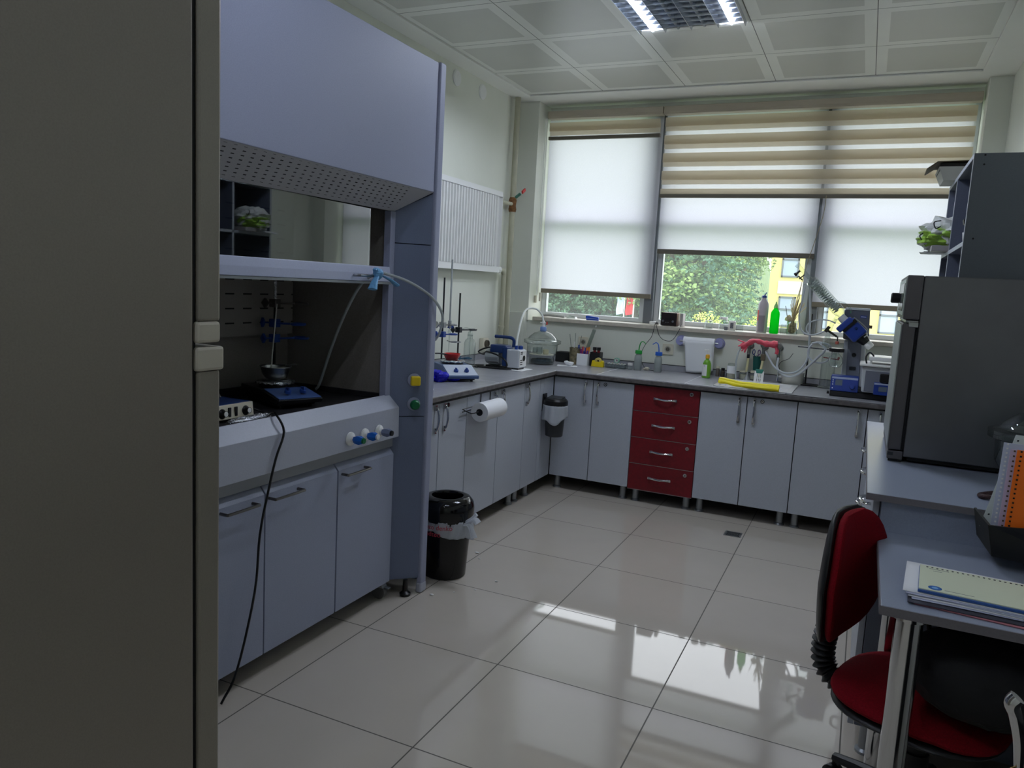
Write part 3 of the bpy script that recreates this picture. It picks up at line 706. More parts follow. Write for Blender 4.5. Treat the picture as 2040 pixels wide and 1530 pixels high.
# ------------------------------------------------------------------ ceiling lights
def luminaire(cx, cy, lit, label, k=1.0):
    grp = None
    t = thing('ceiling_light', label, 'ceiling light', (cx, cy, H-.03), grp)
    h = .297; z1 = H-.001; z0 = H-.012
    b = B(); 
    for (a, c, d, e) in ((cx-h, cx+h, cy-h, cy-h+.018), (cx-h, cx+h, cy+h-.018, cy+h), (cx-h, cx-h+.018, cy-h+.018, cy+h-.018), (cx+h-.018, cx+h, cy-h+.018, cy+h-.018)): b.box(a, c, d, e, z0, z1)
    b.build('frame', m_white, t, .001)
    zt = H-.002                         # shallow mirrored tray hung just under the ceiling line
    b = B(); b.box(cx-.279, cx+.279, cy-.279, cy+.279, zt-.0015, zt); b.build('tray', mat('mirror_reflector', (200, 204, 212), .15, 1), t)
    w = .558/4
    for i in range(4):
        x = cx-.279+w*(i+.5)
        b = B(smooth=True); b.cyl((x, cy-.27, zt-.014), (x, cy+.27, zt-.014), .008, n=10)
        on = i in lit
        b.build('tube', mat('lit_tube_%d' % int(k*100), (226, 236, 255), .5, emit=TUBE_POWER*k) if on else mat('unlit_tube', (150, 156, 168), .3), t)
    m_l = mat('polished_louvre', (190, 196, 206), .12, 1)
    for i in range(5):
        x = cx-.279+w*i
        b = B(); b.prism([(x-.0012, cy-.279, zt-.030), (x+.0012, cy-.279, zt-.030), (x+.007, cy-.279, zt-.004), (x-.007, cy-.279, zt-.004)], (0, .558, 0)); b.build('louvre_spine', m_l, t)
    for j in range(1, 8):
        y = cy-.279+.0697*j
        b = B(); b.prism([(cx-.279, y-.001, zt-.029), (cx-.279, y+.001, zt-.029), (cx-.279, y+.004, zt-.006), (cx-.279, y-.004, zt-.006)], (.558, 0, 0)); b.build('louvre_blade', m_l, t)
    return t
luminaire(.73, 2.091, (0, 3), 'square louvred ceiling light with its two outer tubes lit', .8)
luminaire(.73, -.309, (0, 3), 'square louvred ceiling light between the hood and the desk', .22)
luminaire(.73, -2.109, (0, 3), 'lit square louvred ceiling light behind the camera', .5)
# ------------------------------------------------------------------ inside the hood
m_plateblack = mat('black_enamel', (26, 26, 28), .35)
def loc_T(x, y, z, rz): return Matrix.Translation((x, y, z)) @ Matrix.Rotation(rz, 4, 'Z')
def crumple(b, c, rx, ry, rz, n=26, amp=.16, seed=1, nn=18):
    R = random.Random(seed); ds = [(V((R.gauss(0, 1), R.gauss(0, 1), R.gauss(0, 1))).normalized(), R.uniform(-1, 1)) for _ in range(nn)]
    def fn(d):
        return 1+amp*sum(w*max(0, d.dot(q))**6 for q, w in ds)+amp*.35*sin(d.x*17+d.y*13+seed)*sin(d.z*15+d.y*7)
    b.ell(c, rx, ry, rz, n, n//2+2, fn)
def foil_disc(b, c, r, h, seed=1):
    R = random.Random(seed); n = 40; ph = [R.uniform(-1, 1) for _ in range(n)]
    vs = []; prof = [(0, h), (.6, h*1.02), (.97, h), (1.04, h*.55), (1.0, .0)]
    for j, (q, z) in enumerate(prof):
        for k in range(n):
            t = 2*pi*k/n; a = r*q*(1+(.05*ph[k] if j > 1 else 0)); vs.append(V(c)+V((a*cos(t), a*sin(t), z+(.004*ph[(k*3+j) % n] if j else 0))))
    fs = [(j*n+k, (j+1)*n+k, (j+1)*n+(k+1) % n, j*n+(k+1) % n) for j in range(len(prof)-1) for k in range(n)]
    b.add(vs, fs, True)
def hotplate(x, y, z, rz, label, topc, sidec, L=.30, Wd=.18, h=.075, foil=True, knobs=True, foilr=.075, kc=None):
    t = thing('magnetic_stirrer', label, 'stirrer', (x, y, z)); T = loc_T(x, y, z, rz); hw = Wd/2; l2 = L/2
    b = B(T); b.box(-l2+.012, l2-.04, -hw+.012, hw-.012, .008, .034); b.build('base', m_plateblack, t, .004)
    b = B(T); b.prism([(-l2, -hw, .030), (l2-.005, -hw, .020), (l2, -hw, .038), (.03, -hw, h), (-l2, -hw, h)], (0, Wd, 0)); b.build('housing', sidec, t, .004, 3)
    b = B(T); b.prism([(l2-.004, -hw+.006, .040), (.034, -hw+.006, h+.001), (.034, -hw+.006, h+.003), (l2-.004, -hw+.006, .043)], (0, Wd-.012, 0)); b.build('control_panel', topc, t)
    if knobs:
        for yy in (-.035, .03):
            p = V((l2-.045, yy, .059)); nn = V((.33, 0, .94)).normalized()
            b = B(T); b.lathe(p, [(.014, 0), (.013, .012), (.0, .013)], 14, nn); b.box(p.x-.013, p.x+.013, yy-.003, yy+.003, p.z+.008, p.z+.022); b.build('knob', kc or m_blue, t, .001)
    b = B(T); b.lathe((-.055, 0, h), [(.066, 0), (.066, .010), (0, .010)], 28); b.build('hot_plate', m_plateblack, t)
    if foil:
        b = B(T); foil_disc(b, (-.055, 0, h+.011), foilr, .010, 4); b.build('foil_cover', m_foil, t)
    for xx in (-l2+.03, l2-.05):
        for yy in (-hw+.03, hw-.03):
            b = B(T); b.cyl((xx, yy, 0), (xx, yy, .009), .008, n=10); b.build('foot', m_black, t)
    return t
m_bluepanel = mat('blue_grey_panel', (70, 96, 150), .4)
hotplate(-.40, .52, .905, radians(-22), 'dark magnetic stirrer with foil-covered plate inside the fume hood', m_bluepanel, m_plateblack, L=.34, Wd=.19, h=.062)
t = thing('steel_bowl', 'round stainless steel bowl on the foil-covered stirrer in the hood', 'bowl', (-.452, .543, .99))
b = B(smooth=True); b.lathe((-.452, .543, .992), [(.022, 0), (.040, .008), (.054, .028), (.060, .052), (.066, .054), (.0655, .056), (.058, .054), (.052, .028), (.037, .010), (0, .004)], 36); b.build('bowl', m_steel, t)
b = B(); b.tube([(-.452, .60, 1.046), (-.452, .66, 1.047), (-.452, .67, 1.044), (-.452, .60, 1.043)], .003, 6, k=3); b.build('handle', m_steel, t)
# retort stand in the hood
def clamp(par, x, y, z, dirv, L, col, jaw=.035, boss=True):
    d = V(dirv).normalized(); s = d.cross(V((0, 0, 1))); p = V((x, y, z))
    b = B(); 
    b.T = Matrix.Translation(p); b.box(-.018, .018, -.018, .018, -.018, .018); b.T = None
    bs = b.build('clamp_boss', col, par, .004)
    b = B(); b.cyl(p-d*.016, p-d*.040, .0035, n=8); b.lathe(p-d*.040, [(.007, 0), (.020, -.006), (.021, -.016), (.004, -.018)], 4, d); b.build('thumbscrew', col, bs)
    b = B(); b.cyl(p+s*.012, p+s*.012+d*L, .0045, n=8); e = p+s*.012+d*L
    b.tube([e, e+s*jaw*.5+d*.012, e+s*jaw*.6+d*.04, e+s*jaw*.25+d*.058], .0055, 8, k=3); b.tube([e, e-s*jaw*.5+d*.012, e-s*jaw*.6+d*.04, e-s*jaw*.25+d*.058], .0055, 8, k=3)
    b.build('clamp_jaw', col, bs)
def stand(x, y, z, h, rod, label, base='plate', bm=None):
    t = thing('retort_stand', label, 'laboratory stand', (x, y, z))
    b = B()
    if base == 'plate': b.box(x-.08, x+.08, y-.05, y+.05, z, z+.010)
    else:
        for a in (.5, 2.6, 4.7): b.tube([(x, y, z+.016), (x+.05*cos(a), y+.05*sin(a), z+.014), (x+.10*cos(a), y+.10*sin(a), z+.006)], .007, 6, k=2)
    b.build('base', bm or m_blackm, t, .002)
    b = B(); b.cyl((x, y, z+.008), (x, y, z+h), .0055, n=12); b.build('rod', rod, t)
    return t
st = stand(-.56, .655, .905, .57, m_blackm, 'black retort stand with three blue clamps inside the hood')
b = B(); b.cyl((-.56, .655, 1.31), (-.56, .655, 1.46), .0075, n=10); b.build('foil_sleeve', m_foil, st)
b = B(); crumple(b, (-.56, .655, .98), .016, .016, .05, seed=5); b.build('foil_wrap', m_foil, st)
clamp(st, -.56, .655, 1.30, (.15, 1, 0), .10, mat('grey_clamp', (96, 90, 88), .4, .5), .045); clamp(st, -.56, .655, 1.215, (.9, .5, 0), .07, m_blue, .05); clamp(st, -.56, .655, 1.15, (.35, 1, 0), .09, m_blue, .055)
t = thing('thermometer', 'thin white glass thermometer dipping into the steel bowl in the hood', 'thermometer', (-.47, .545, 1.0))
b = B(); b.cyl((-.468, .53, 1.0), (-.50, .60, 1.30), .0028, n=8); tag(t, t['label'], 'thermometer'); b.build('stem', mat('milky_glass', (210, 210, 206), .3), t)
b = B(); b.cyl((-.466, .5265, .993), (-.468, .53, 1.0), .0034, n=8); b.build('bulb', m_steel, t)
# analogue stirrer at the hood's left, with foil
t = thing('stirrer_with_dials', 'blue-topped stirrer with a cream dial panel at the left edge of the hood', 'stirrer', (-.33, .10, .905))
b = B(); b.box(-.46, -.262, .0, .205, .913, .965); b.build('housing', m_dblue, t, .005)
b = B(); b.prism([(-.262, .003, .915), (-.245, .003, .915), (-.252, .003, .964), (-.262, .003, .964)], (0, .20, 0)); pn = b.build('dial_panel', m_cream, t, .001)
for yy in (.055, .165):
    b = B(); b.lathe((-.247, yy, .936), [(.018, 0), (.015, .004), (.011, .010), (.011, .018), (0, .018)], 20, (1, 0, .12)); q = b.build('dial', m_black, t)
    b = B(); b.lathe((-.229, yy, .9382), [(.009, 0), (0, .001)], 14, (1, 0, .12)); b.build('dial_cap', m_white, q)
for yy in (.088, .118):
    b = B(); b.box(-.250, -.244, yy-.006, yy+.006, .922, .955); b.build('rocker_switch', m_black, t, .001)
T_ = Matrix(((0, 0, 1, -.2475), (1, 0, 0, .045), (0, 1, 0, .957), (0, 0, 0, 1)))
for (x, y) in ((-.44, .02), (-.44, .18), (-.28, .02), (-.28, .18)):
    b = B(); b.cyl((x, y, .904), (x, y, .915), .008, n=10); b.build('foot', m_black, t)
b = B(); b.lathe((-.355, .075, .965), [(.05, 0), (.05, .012), (0, .012)], 24); b.build('hot_plate', m_steel, t)
b = B(); foil_disc(b, (-.355, .075, .978), .055, .012, 7); crumple(b, (-.355, .075, 1.005), .045, .045, .022, seed=9); b.build('foil_cover', m_foil, t)
b = B(); crumple(b, (-.20, .13, .915), .022, .10, .012, seed=3, amp=.3); tag(b.build('foil_scrap', m_foil), 'crumpled strip of foil on the hood worktop below the dials', 'foil')
b = B(); b.tube([(-.28, .195, .945), (-.25, .235, .925), (-.20, .225, .916), (-.145, .185, .936), (-.108, .165, .938), (-.058, .150, .885), (-.056, .110, .80), (-.054, .075, .70), (-.050, .03, .55), (-.052, .01, .35), (-.06, -.06, .10), (-.07, -.12, .006)], .0042, 8, k=5)
tag(b.build('mains_cable', m_black), 'black mains cord hanging over the hood front panel', 'cord')
# clear hose with blue tie on the sash handle
b = B(); pts = [(-.45, .80, .925), (-.42, .79, .96), (-.34, .76, 1.12), (-.25, .735, 1.28), (-.15, .70, 1.40), (-.075, .70, 1.447), (-.045, .75, 1.445), (-.01, .86, 1.415), (.012, 1.0, 1.355), (.018, 1.08, 1.28), (-.02, 1.13, 1.20), (-.06, 1.16, 1.16)]
b.tube(pts, .0062, 8, k=6); h = b.build('clear_hose', m_hose); tag(h, 'clear hose curving from the hood interior over its side to the counter', 'hose')
b = B(smooth=True)
crumple(b, (-.070, .702, 1.447), .020, .020, .020, seed=2, amp=.25)
for (pts, r) in (([(-.070, .70, 1.445), (-.06, .665, 1.415), (-.055, .645, 1.385)], .017), ([(-.070, .71, 1.445), (-.05, .76, 1.425), (-.045, .80, 1.405)], .015), ([(-.068, .70, 1.45), (-.06, .67, 1.465), (-.058, .66, 1.46)], .008)):
    b.tube(pts, lambda q, r=r: r*(.45+.75*q), 8, k=3, flat=.45)
tag(b.build('rubber_glove_tie', mat('sky_blue_nitrile', (112, 172, 220), .45, bump=(60, .5))), 'light blue nitrile glove knotted round the sash handle', 'glove')

# ------------------------------------------------------------------ left wall: radiator, pipes, covers, socket
rad = thing('radiator', 'white ribbed panel radiator high on the left wall', 'radiator', (-.86, 2.83, 1.51))
y0, y1, z0, z1 = 2.30, 3.368, 1.512, 2.105
b = B(); b.box(-.868, -.847, y0, y1, z0, z1)
n = int((y1-y0-.05)/.0395); prof = []
for i in range(n):
    a = y0+.03+i*.0395; prof += [(-.845, a), (-.823, a+.003), (-.823, a+.018), (-.845, a+.021)]
pv = [V((x, y, z0+.045)) for x, y in prof]; k = len(pv)
b.add(pv+[V((x, y, z1-.035)) for x, y in prof], [(i, i+1, k+i+1, k+i) for i in range(k-1)], False)
b.box(-.842, -.823, y0, y1, z0, z0+.042); b.box(-.842, -.823, y0, y1, z1-.032, z1)
b.build('panel', m_white, rad)
b = B(); b.box(-.895, -.822, y0-.003, y0, z0+.01, z1-.005); b.build('side_cover', m_white, rad); b = B(); b.box(-.895, -.822, y1, y1+.003, z0+.01, z1-.005); b.build('side_cover', m_white, rad)
b = B(); b.box(-.895, -.825, y0, y1, z1, z1+.004); b.build('top_grille', m_white, rad)
for yy in (y0+.2, y1-.2):
    b = B(); b.box(-.909, -.868, yy-.02, yy+.02, z0+.05, z1-.05); b.build('bracket', m_white, rad)
m_pipe = mat('beige_painted_pipe', (178, 176, 154), .45, noise=(9, .08)); m_rust = mat('rusty_iron', (120, 82, 48), .8, noise=(60, .4))
pp = thing('heating_pipe', 'beige heating riser pipe in the corner with a red-handled rusty valve', 'pipe', (-.865, 3.62, .85))
b = B(); b.cyl((-.862, 3.628, .851), (-.862, 3.628, H-.006), .022, n=16); b.build('riser', m_pipe, pp)
b = B(); b.tube([(-.850, 3.372, 2.045), (-.855, 3.45, 2.045), (-.862, 3.61, 2.05)], .014, 10, k=3); b.cyl((-.85, 3.375, 2.045), (-.85, 3.40, 2.045), .02, n=8); b.build('branch', m_pipe, pp)
b = B(); b.lathe((-.862, 3.628, 1.99), [(.027, 0), (.031, .02), (.026, .05), (.031, .09), (.024, .11)], 12); v = b.build('valve', m_rust, pp)
b = B(); b.cyl((-.84, 3.628, 2.10), (-.80, 3.63, 2.13), .012, n=8); b.build('valve_stem', mat('verdigris', (70, 120, 104), .6, noise=(60, .3)), v)
b = B(); b.T = Matrix.Translation((-.79, 3.665, 2.155)) @ Matrix.Rotation(.5, 4, 'X'); b.box(-.006, .006, -.030, .030, -.012, .012); b.build('valve_lever', mat('red_paint', (196, 40, 40), .4), v, .003)
rp_ = thing('heating_pipe', 'shorter beige return pipe turning down from the radiator bottom', 'pipe', (-.85, 3.5, .85))
b = B(smooth=True); b.tube([(-.850, 3.372, 1.535), (-.85, 3.44, 1.535), (-.85, 3.485, 1.530), (-.85, 3.508, 1.505), (-.85, 3.510, 1.46), (-.85, 3.510, 1.2), (-.85, 3.510, .851)], .019, 14, k=3)
b.lathe((-.85, 3.51, 1.08), [(.023, 0), (.024, .02), (.019, .025)], 14); b.build('return', m_pipe, rp_)
b = B(); b.cyl((-.85, 3.376, 1.535), (-.85, 3.42, 1.535), .027, n=8); b.build('union_nut', m_white, rp_)
for y in (2.745, 3.122):
    b = B(); b.lathe((XL, y, 2.775), [(.052, 0), (.052, .006), (.044, .013), (0, .016)], 28, (1, 0, 0))
    tag(b.build('round_cover', m_white), 'round white cap high on the left wall, %s' % ('nearer to the fume hood' if y < 3 else 'nearer to the window'), 'wall cap')
def socket(c, out, up, label, ang=0):
    c = V(c); o_ = V(out); t = thing('wall_socket', label, 'socket', c)
    s = o_.cross(V((0, 0, 1))); u = V((0, 0, 1)); b = B()
    vs = [c-s*.041-u*.041, c+s*.041-u*.041, c+s*.041+u*.041, c-s*.041+u*.041]; b.prism(vs, o_*.012); b.build('plate', m_cream, t, .003)
    b = B(); b.lathe(c+o_*.0118, [(.024, 0), (.024, .002), (.0205, .002), (.0195, .001), (0, .001)], 24, o_); q = b.build('socket_ring', mat('socket_grey', (176, 172, 158), .5), t)
    b = B()
    b.lathe(c+o_*.013, [(.015, 0), (.015, .0008), (0, .0008)], 20, o_); b.build('socket_well', mat('socket_shadow', (96, 92, 84), .7), q)
    for a in (-.009, .009):
        b = B(); b.lathe(c+o_*.0138+s*a, [(.0028, 0), (0, .0004)], 8, o_); b.build('pin_hole', m_black, q)
    return t
t = thing('surface_socket', 'cream surface-mounted socket on the left wall above the vacuum pump', 'socket', (XL, 3.31, .97))
b = B(); b.box(XL, XL+.035, 3.265, 3.355, .928, 1.012); b.build('housing', m_cream, t, .005)
b = B(); b.lathe((XL+.034, 3.31, .97), [(.028, 0), (.028, .018), (.022, .019), (.020, .010), (0, .010)], 20, (1, -.1, 0)); b.build('socket_well', mat('socket_brown', (84, 78, 66), .6), t)
b = B(smooth=True); b.tube([(-.895, 2.20, 1.56), (-.885, 2.30, 1.50), (-.88, 2.33, 1.42), (-.885, 2.28, 1.34), (-.90, 2.20, 1.30)], .006, 8, k=5)
tag(b.build('white_cable', m_white), 'short white cable curving out from behind the hood under the radiator', 'cable')

# ------------------------------------------------------------------ left counter
m_lab = mat('white_blue_panel', (196, 204, 218), .35)
hotplate(-.475, 2.115, .850, radians(-43), 'white and blue magnetic stirrer on the left counter, foil on its plate', m_lab, mat('slate_blue_plastic', (74, 96, 136), .4), L=.34, Wd=.19, h=.085, foilr=.072)
t = thing('red_bowl', 'small red enamel bowl with a grey handle on the stirrer', 'bowl', (-.535, 2.175, .95))
b = B(smooth=True); b.lathe((-.530, 2.168, .948), [(.018, 0), (.034, .008), (.046, .026), (.052, .046), (.050, .047), (.044, .028), (.031, .011), (0, .005)], 32); b.build('bowl', mat('red_enamel', (190, 26, 30), .25), t)
b = B(); b.tube([(-.545, 2.12, .990), (-.56, 2.07, .998), (-.565, 2.03, 1.0)], .005, 6, k=3); b.build('handle', m_dark, t)
s1 = stand(-.68, 2.30, .850, .60, m_dark, 'grey retort stand with blue clamps left of the glass gas bottle')
clamp(s1, -.68, 2.30, 1.155, (.3, 1, 0), .045, m_steel, .03); clamp(s1, -.68, 2.30, 1.095, (.35, 1, 0), .05, m_blue, .03)
b = B(); b.tube([(-.66, 2.33, 1.055)]+[(-.64+.036*cos(a)+.0, 2.40+.036*sin(a), 1.045) for a in [i*pi/10 for i in range(-10, 11)]], .0035, 8, k=2); b.build('ring', m_steel, s1)
t = thing('glass_burette', 'tall thin glass burette with a blue stopcock above the red bowl', 'burette', (-.65, 2.345, .985))
b = B(); b.lathe((-.655, 2.345, 1.16), [(.0055, 0), (.0055, .40), (.0048, .405)], 12); b.lathe((-.655, 2.345, 1.13), [(.004, 0), (.011, .01), (.011, .05), (.006, .055)], 12); b.build('tube', mat('frosted_glass', (178, 184, 184), .25, trans=.3), t)
b = B(); b.cyl((-.655, 2.325, 1.14), (-.655, 2.375, 1.14), .005, n=8); b.lathe((-.655, 2.375, 1.14), [(.006, 0), (.015, .004), (.004, .014)], 4, (0, 1, 0)); b.build('stopcock', m_blue, t)
b = B(); b.lathe((-.655, 2.345, .985), [(.002, 0), (.004, .10), (.011, .125), (.004, .145)], 12); b.build('tip', m_glassware, t)
s2 = stand(-.69, 2.53, .850, .505, m_blackm, 'black retort stand holding the gas washing bottle by its clamp', bm=m_blackm)
clamp(s2, -.69, 2.53, .925, (.35, 1, 0), .05, mat('teal_clamp', (30, 78, 104), .4), .035); clamp(s2, -.69, 2.53, 1.115, (.3, 1, 0), .09, m_dark, .03)
def gas_bottle(x, y, z):
    t = thing('gas_washing_bottle', 'tall clear gas washing bottle beside the black retort stand', 'glass bottle', (x, y, z))
    b = B(smooth=True); b.lathe((x, y, z), [(.050, 0), (.062, .003), (.056, .012), (.040, .022), (.040, .165), (.032, .188), (.018, .200), (.018, .222), (.021, .224)], 28); b.build('body', m_glassware, t)
    b = B(); b.lathe((x, y, z+.214), [(.016, 0), (.017, .02), (.008, .04), (.005, .05)], 18); b.tube([(x, y, z+.24), (x, y, z+.262), (x-.02, y-.05, z+.270), (x-.035, y-.09, z+.245), (x-.04, y-.10, z+.215)], .004, 8, k=4); b.tube([(x, y, z+.25), (x+.03, y+.03, z+.255)], .004, 8); b.tube([(x, y, z+.21), (x, y, z+.05)], .003, 6); b.build('head', m_glassware, t)
    return t
gas_bottle(-.70, 2.715, .850)
b = B(smooth=True)
for (x, y, r, s_) in ((-.52, 1.86, .050, 1), (-.47, 1.93, .045, 2), (-.42, 2.0, .036, 3), (-.49, 1.80, .04, 4)): crumple(b, (x, y, .851+r*.62), r*1.1, r*1.0, r*.66, seed=s_, amp=.3, nn=26)
tag(b.build('blue_plastic_bag', mat('royal_blue_film', (30, 30, 190), .25, bump=(50, .9))), 'crumpled royal blue plastic bag in front of the stirrer', 'plastic bag')
b = B(); b.T = loc_T(-.47, 1.62, .8505, .55); b.box(-.12, .12, -.10, .10, 0, .0015); tag(b.build('paper_sheet', m_paper), 'sheet of white paper on the left counter next to the hood', 'paper')
# vacuum pump
vp = thing('vacuum_pump', 'blue and silver vacuum pump with a carrying handle on the left counter', 'pump', (-.48, 2.9, .85))
y = 2.90
b = B(smooth=True); b.lathe((-.655, y, .925), [(.030, 0), (.052, .006), (.056, .02), (.056, .11)], 24, (1, 0, 0)); m_ = b.build('motor', mat('silver_casting', (176, 180, 184), .4, .5), vp)
b = B()
for i in range(12):
    a = i*pi/6; b.T = Matrix.Translation((-.60, y, .925)) @ Matrix.Rotation(a, 4, 'X'); b.box(-.03, .05, -.002, .002, .054, .061)
b.T = None; b.build('cooling_fins', mat('silver_casting', (176, 180, 184)), m_)
b = B(); b.box(-.612, -.49, y-.052, y+.052, .955, 1.010); b.box(-.515, -.478, y-.055, y+.055, .866, 1.0); b.build('housing', m_dblue, vp, .008, 3)
b = B(); b.box(-.478, -.385, y-.060, y+.060, .862, .988); b.build('oil_chamber', mat('light_grey_metal', (196, 200, 206), .4, .2), vp, .008, 3)
b = B(); b.box(-.385, -.378, y-.055, y+.055, .870, .980); fpn = b.build('front_plate', m_white, vp, .002)
b = B(); b.lathe((-.379, y+.012, .928), [(.020, 0), (.020, .003), (0, .003)], 20, (1, 0, 0)); b.build('sight_glass', m_black, vp)
for z in (.885, .90, .915, .958, .97):
    b = B(); b.box(-.3785, -.3765, y-.045, y-.012, z, z+.006); b.build('print_line', m_black, fpn)
b = B(); b.tube([(-.455, y, 1.0), (-.455, y, 1.045), (-.475, y, 1.062), (-.52, y, 1.065), (-.60, y, 1.065)], .0115, 10, k=4); b.build('carry_handle', m_dblue, vp)
b = B(); b.cyl((-.425, y-.02, .985), (-.425, y-.02, 1.015), .012, n=12); b.lathe((-.41, y+.02, .985), [(.016, 0), (.017, .024), (.01, .028)], 10); b.build('filler_cap', m_blue, vp)
b = B(); b.box(-.64, -.39, y-.05, y+.05, .8505, .866); b.build('base_plate', m_black, vp, .003)
b = B(); b.tube([(-.615, y-.04, .99), (-.66, y-.06, .975), (-.70, y-.05, .95), (-.69, y+.02, .93), (-.62, y-.075, .96), (-.50, y-.085, .93), (-.46, y-.08, .88), (-.49, y-.09, .858), (-.58, y-.10, .857), (-.70, y-.11, .856), (-.66, y-.13, .856), (-.50, y-.12, .856), (-.42, y-.09, .857)], .0055, 8, k=5)
tag(b.build('mains_cable', m_black), 'thick black mains cord wound round the vacuum pump', 'cord')
b = B(); b.T = None; b.box(-.56, -.34, 2.80, 2.99, .8502, .8512); tag(b.build('paper_towel', m_paper), 'flat white paper towel lying under the vacuum pump', 'paper towel')
b = B(); b.tube([(-.65, 2.84, .862), (-.72, 2.74, .87), (-.76, 2.68, .90), (-.78, 2.66, .93)], .004, 6, k=5); tag(b.build('thin_cable', m_black), 'thin black cable arching from the pump towards the gas bottle', 'cable')
# desiccators
def desiccator(x, y, z, s, label, knob=True, fill=True):
    t = thing('desiccator', label, 'desiccator', (x, y, z)); P = lambda L: [(r*s, q*s) for r, q in L]
    b = B(smooth=True); b.lathe((x, y, z), P([(.055, .0), (.092, .004), (.094, .03), (.090, .055), (.100, .068), (.112, .085), (.116, .15), (.138, .158), (.138, .168)]), 36, cap1=False); b.build('bowl', m_glassware, t)
    b = B(smooth=True); b.lathe((x, y, z), P([(.138, .170), (.139, .180), (.112, .186), (.098, .205), (.066, .232), (.030, .246), (.018, .250), (.018, .262)]), 36, cap0=False, cap1=False); b.build('lid', m_glassware, t)
    if knob:
        b = B(smooth=True); b.lathe((x, y, z), P([(.021, .245), (.024, .25), (.024, .272), (.020, .280)]), 18); k_ = b.build('collar', mat('pale_blue_plastic', (120, 150, 206), .4), t)
        b = B(smooth=True); b.lathe((x, y, z), P([(.010, .278), (.010, .30), (.014, .304), (.008, .325)]), 14); b.cyl((x-.026*s, y, z+.307*s), (x+.022*s, y, z+.307*s), .006*s, n=10); b.build('stopcock', m_white, k_)
        b = B(); b.box(x+.020*s, x+.032*s, y-.004, y+.004, z+.295*s, z+.318*s); b.build('stopcock_key', mat('red_key', (206, 60, 50), .4), k_, .002)
    else:
        b = B(smooth=True); b.lathe((x, y, z), P([(.016, .25), (.014, .268), (.024, .282), (.022, .294), (.010, .300)]), 18); b.build('lid_knob', m_glassware, t)
    if fill:
        b = B(smooth=True); b.lathe((x, y, z+.007), P([(.082, 0), (.084, .02), (.07, .034), (0, .038)]), 28); tag(b.build('silica_gel', mat('dark_silica_gel', (44, 60, 68), .6, noise=(160, .5))), 'dark blue-green drying beads in the bottom of the desiccator', 'drying agent', kind='stuff')
        b = B(); b.lathe((x, y, z+.072*s), [(.094*s, 0), (.094*s, .004), (0, .004)], 28); b.build('perforated_plate', m_cream, t)
    return t
desiccator(-.437, 3.375, .850, 1.0, 'clear glass desiccator with a blue collar, full of glassware, in the counter corner')
for (x, y, r, h, m_, lab) in ((-.485, 3.36, .020, .042, m_glassware, 'small glass beaker at the left in the corner desiccator'), (-.447, 3.345, .022, .048, m_glassware, 'taller glass beaker in the middle of the corner desiccator'), (-.40, 3.36, .022, .034, mat('cream_ceramic', (206, 200, 164), .4), 'cream crucible at the right in the corner desiccator')):
    b = B(smooth=True); b.lathe((x, y, .850+.077), [(r*.9, 0), (r, .004), (r, h), (r*1.08, h+.001), (r*.92, h), (r*.9, .006), (0, .005)], 20); tag(b.build('beaker' if 'beaker' in lab else 'crucible', m_), lab, 'beaker' if 'beaker' in lab else 'crucible')
b = B(smooth=True); b.tube([(-.425, 2.88, 1.01), (-.45, 2.95, 1.08), (-.50, 3.12, 1.20), (-.535, 3.28, 1.255), (-.505, 3.37, 1.258), (-.46, 3.385, 1.22), (-.440, 3.375, 1.172)], .0072, 10, k=6); tag(b.build('vacuum_hose', mat('milky_hose', (214, 218, 214), .3)), 'milky hose arching from the vacuum pump to the desiccator', 'hose')

# ------------------------------------------------------------------ bins, towel holder, floor drain
bn = thing('swing_bin', 'round glossy black waste bin on the floor beside the fume hood', 'bin', (-.03, 1.285, 0))
cx, cy = -.028, 1.285; k = .135
b = B(smooth=True); b.lathe((cx, cy, 0), [(.098, 0), (.104, .004), (.122, .285), (.128, .288)], 40); b.build('body', mat('glossy_black', (10, 10, 11), .12), bn)
b = B(smooth=True); b.lathe((cx, cy, 0), [(.129, .288), (.132, .30), (.133, .345), (.128, .372), (.112, .392), (.088, .400), (.078, .398), (.074, .385), (.074, .33)], 40, cap0=False, cap1=False); b.build('lid', mat('glossy_black', (10, 10, 11)), bn)
def bagf(u, v):
    a = 2*pi*u; rr_ = .128+.006*sin(a*9)+.004*sin(a*23+v*4)+.004*v; z = .297-.085*v-.03*v*sin(a*1.0+.5)-.008*sin(a*5)*v
    return V((cx+rr_*cos(a), cy+rr_*sin(a), z))
m_bag = fabric('translucent_white_film', (226, 230, 236), .45, clear=.25)
b = B(); b.grid(bagf, 96, 8); b.T = None
b.build('bin_liner', m_bag, bn, thick=.0008)
b = B(smooth=True); R0 = V((cx+.125, cy-.045, .285))
for pts in ([(0, 0, 0), (.03, .0, .02), (.06, -.01, .035), (.075, -.01, .02)], [(0, 0, -.005), (.03, -.01, .0), (.055, -.02, -.03), (.065, -.025, -.05)], [(0, .01, .01), (.03, .02, .03), (.045, .03, .05)]):
    b.tube([R0+V(p) for p in pts], lambda q: .010+.012*q, 8, k=3, flat=.5)
b.build('bag_knot', m_bag, bn)
def onbin(zc, a0, r=.1315):
    def f(co):
        a = a0 + co.x/r; return V((cx+(r+co.z)*cos(a), cy+(r+co.z)*sin(a), zc+co.y))
    return f
m_redink = mat('red_ink', (196, 60, 80), .6)
text_mesh('eozo denko', .032, None, 'bag_print', m_redink, bn, fn=onbin(.262, radians(-112), .139))
text_mesh('Midteo', .034, None, 'bag_print', m_redink, bn, fn=onbin(.228, radians(-112), .1385))
wb = thing('hanging_bin', 'small grey bin with a black lid hung in the inner cabinet corner', 'bin', (-.125, 2.92, .42)); cx2, cy2 = -.127, 2.925
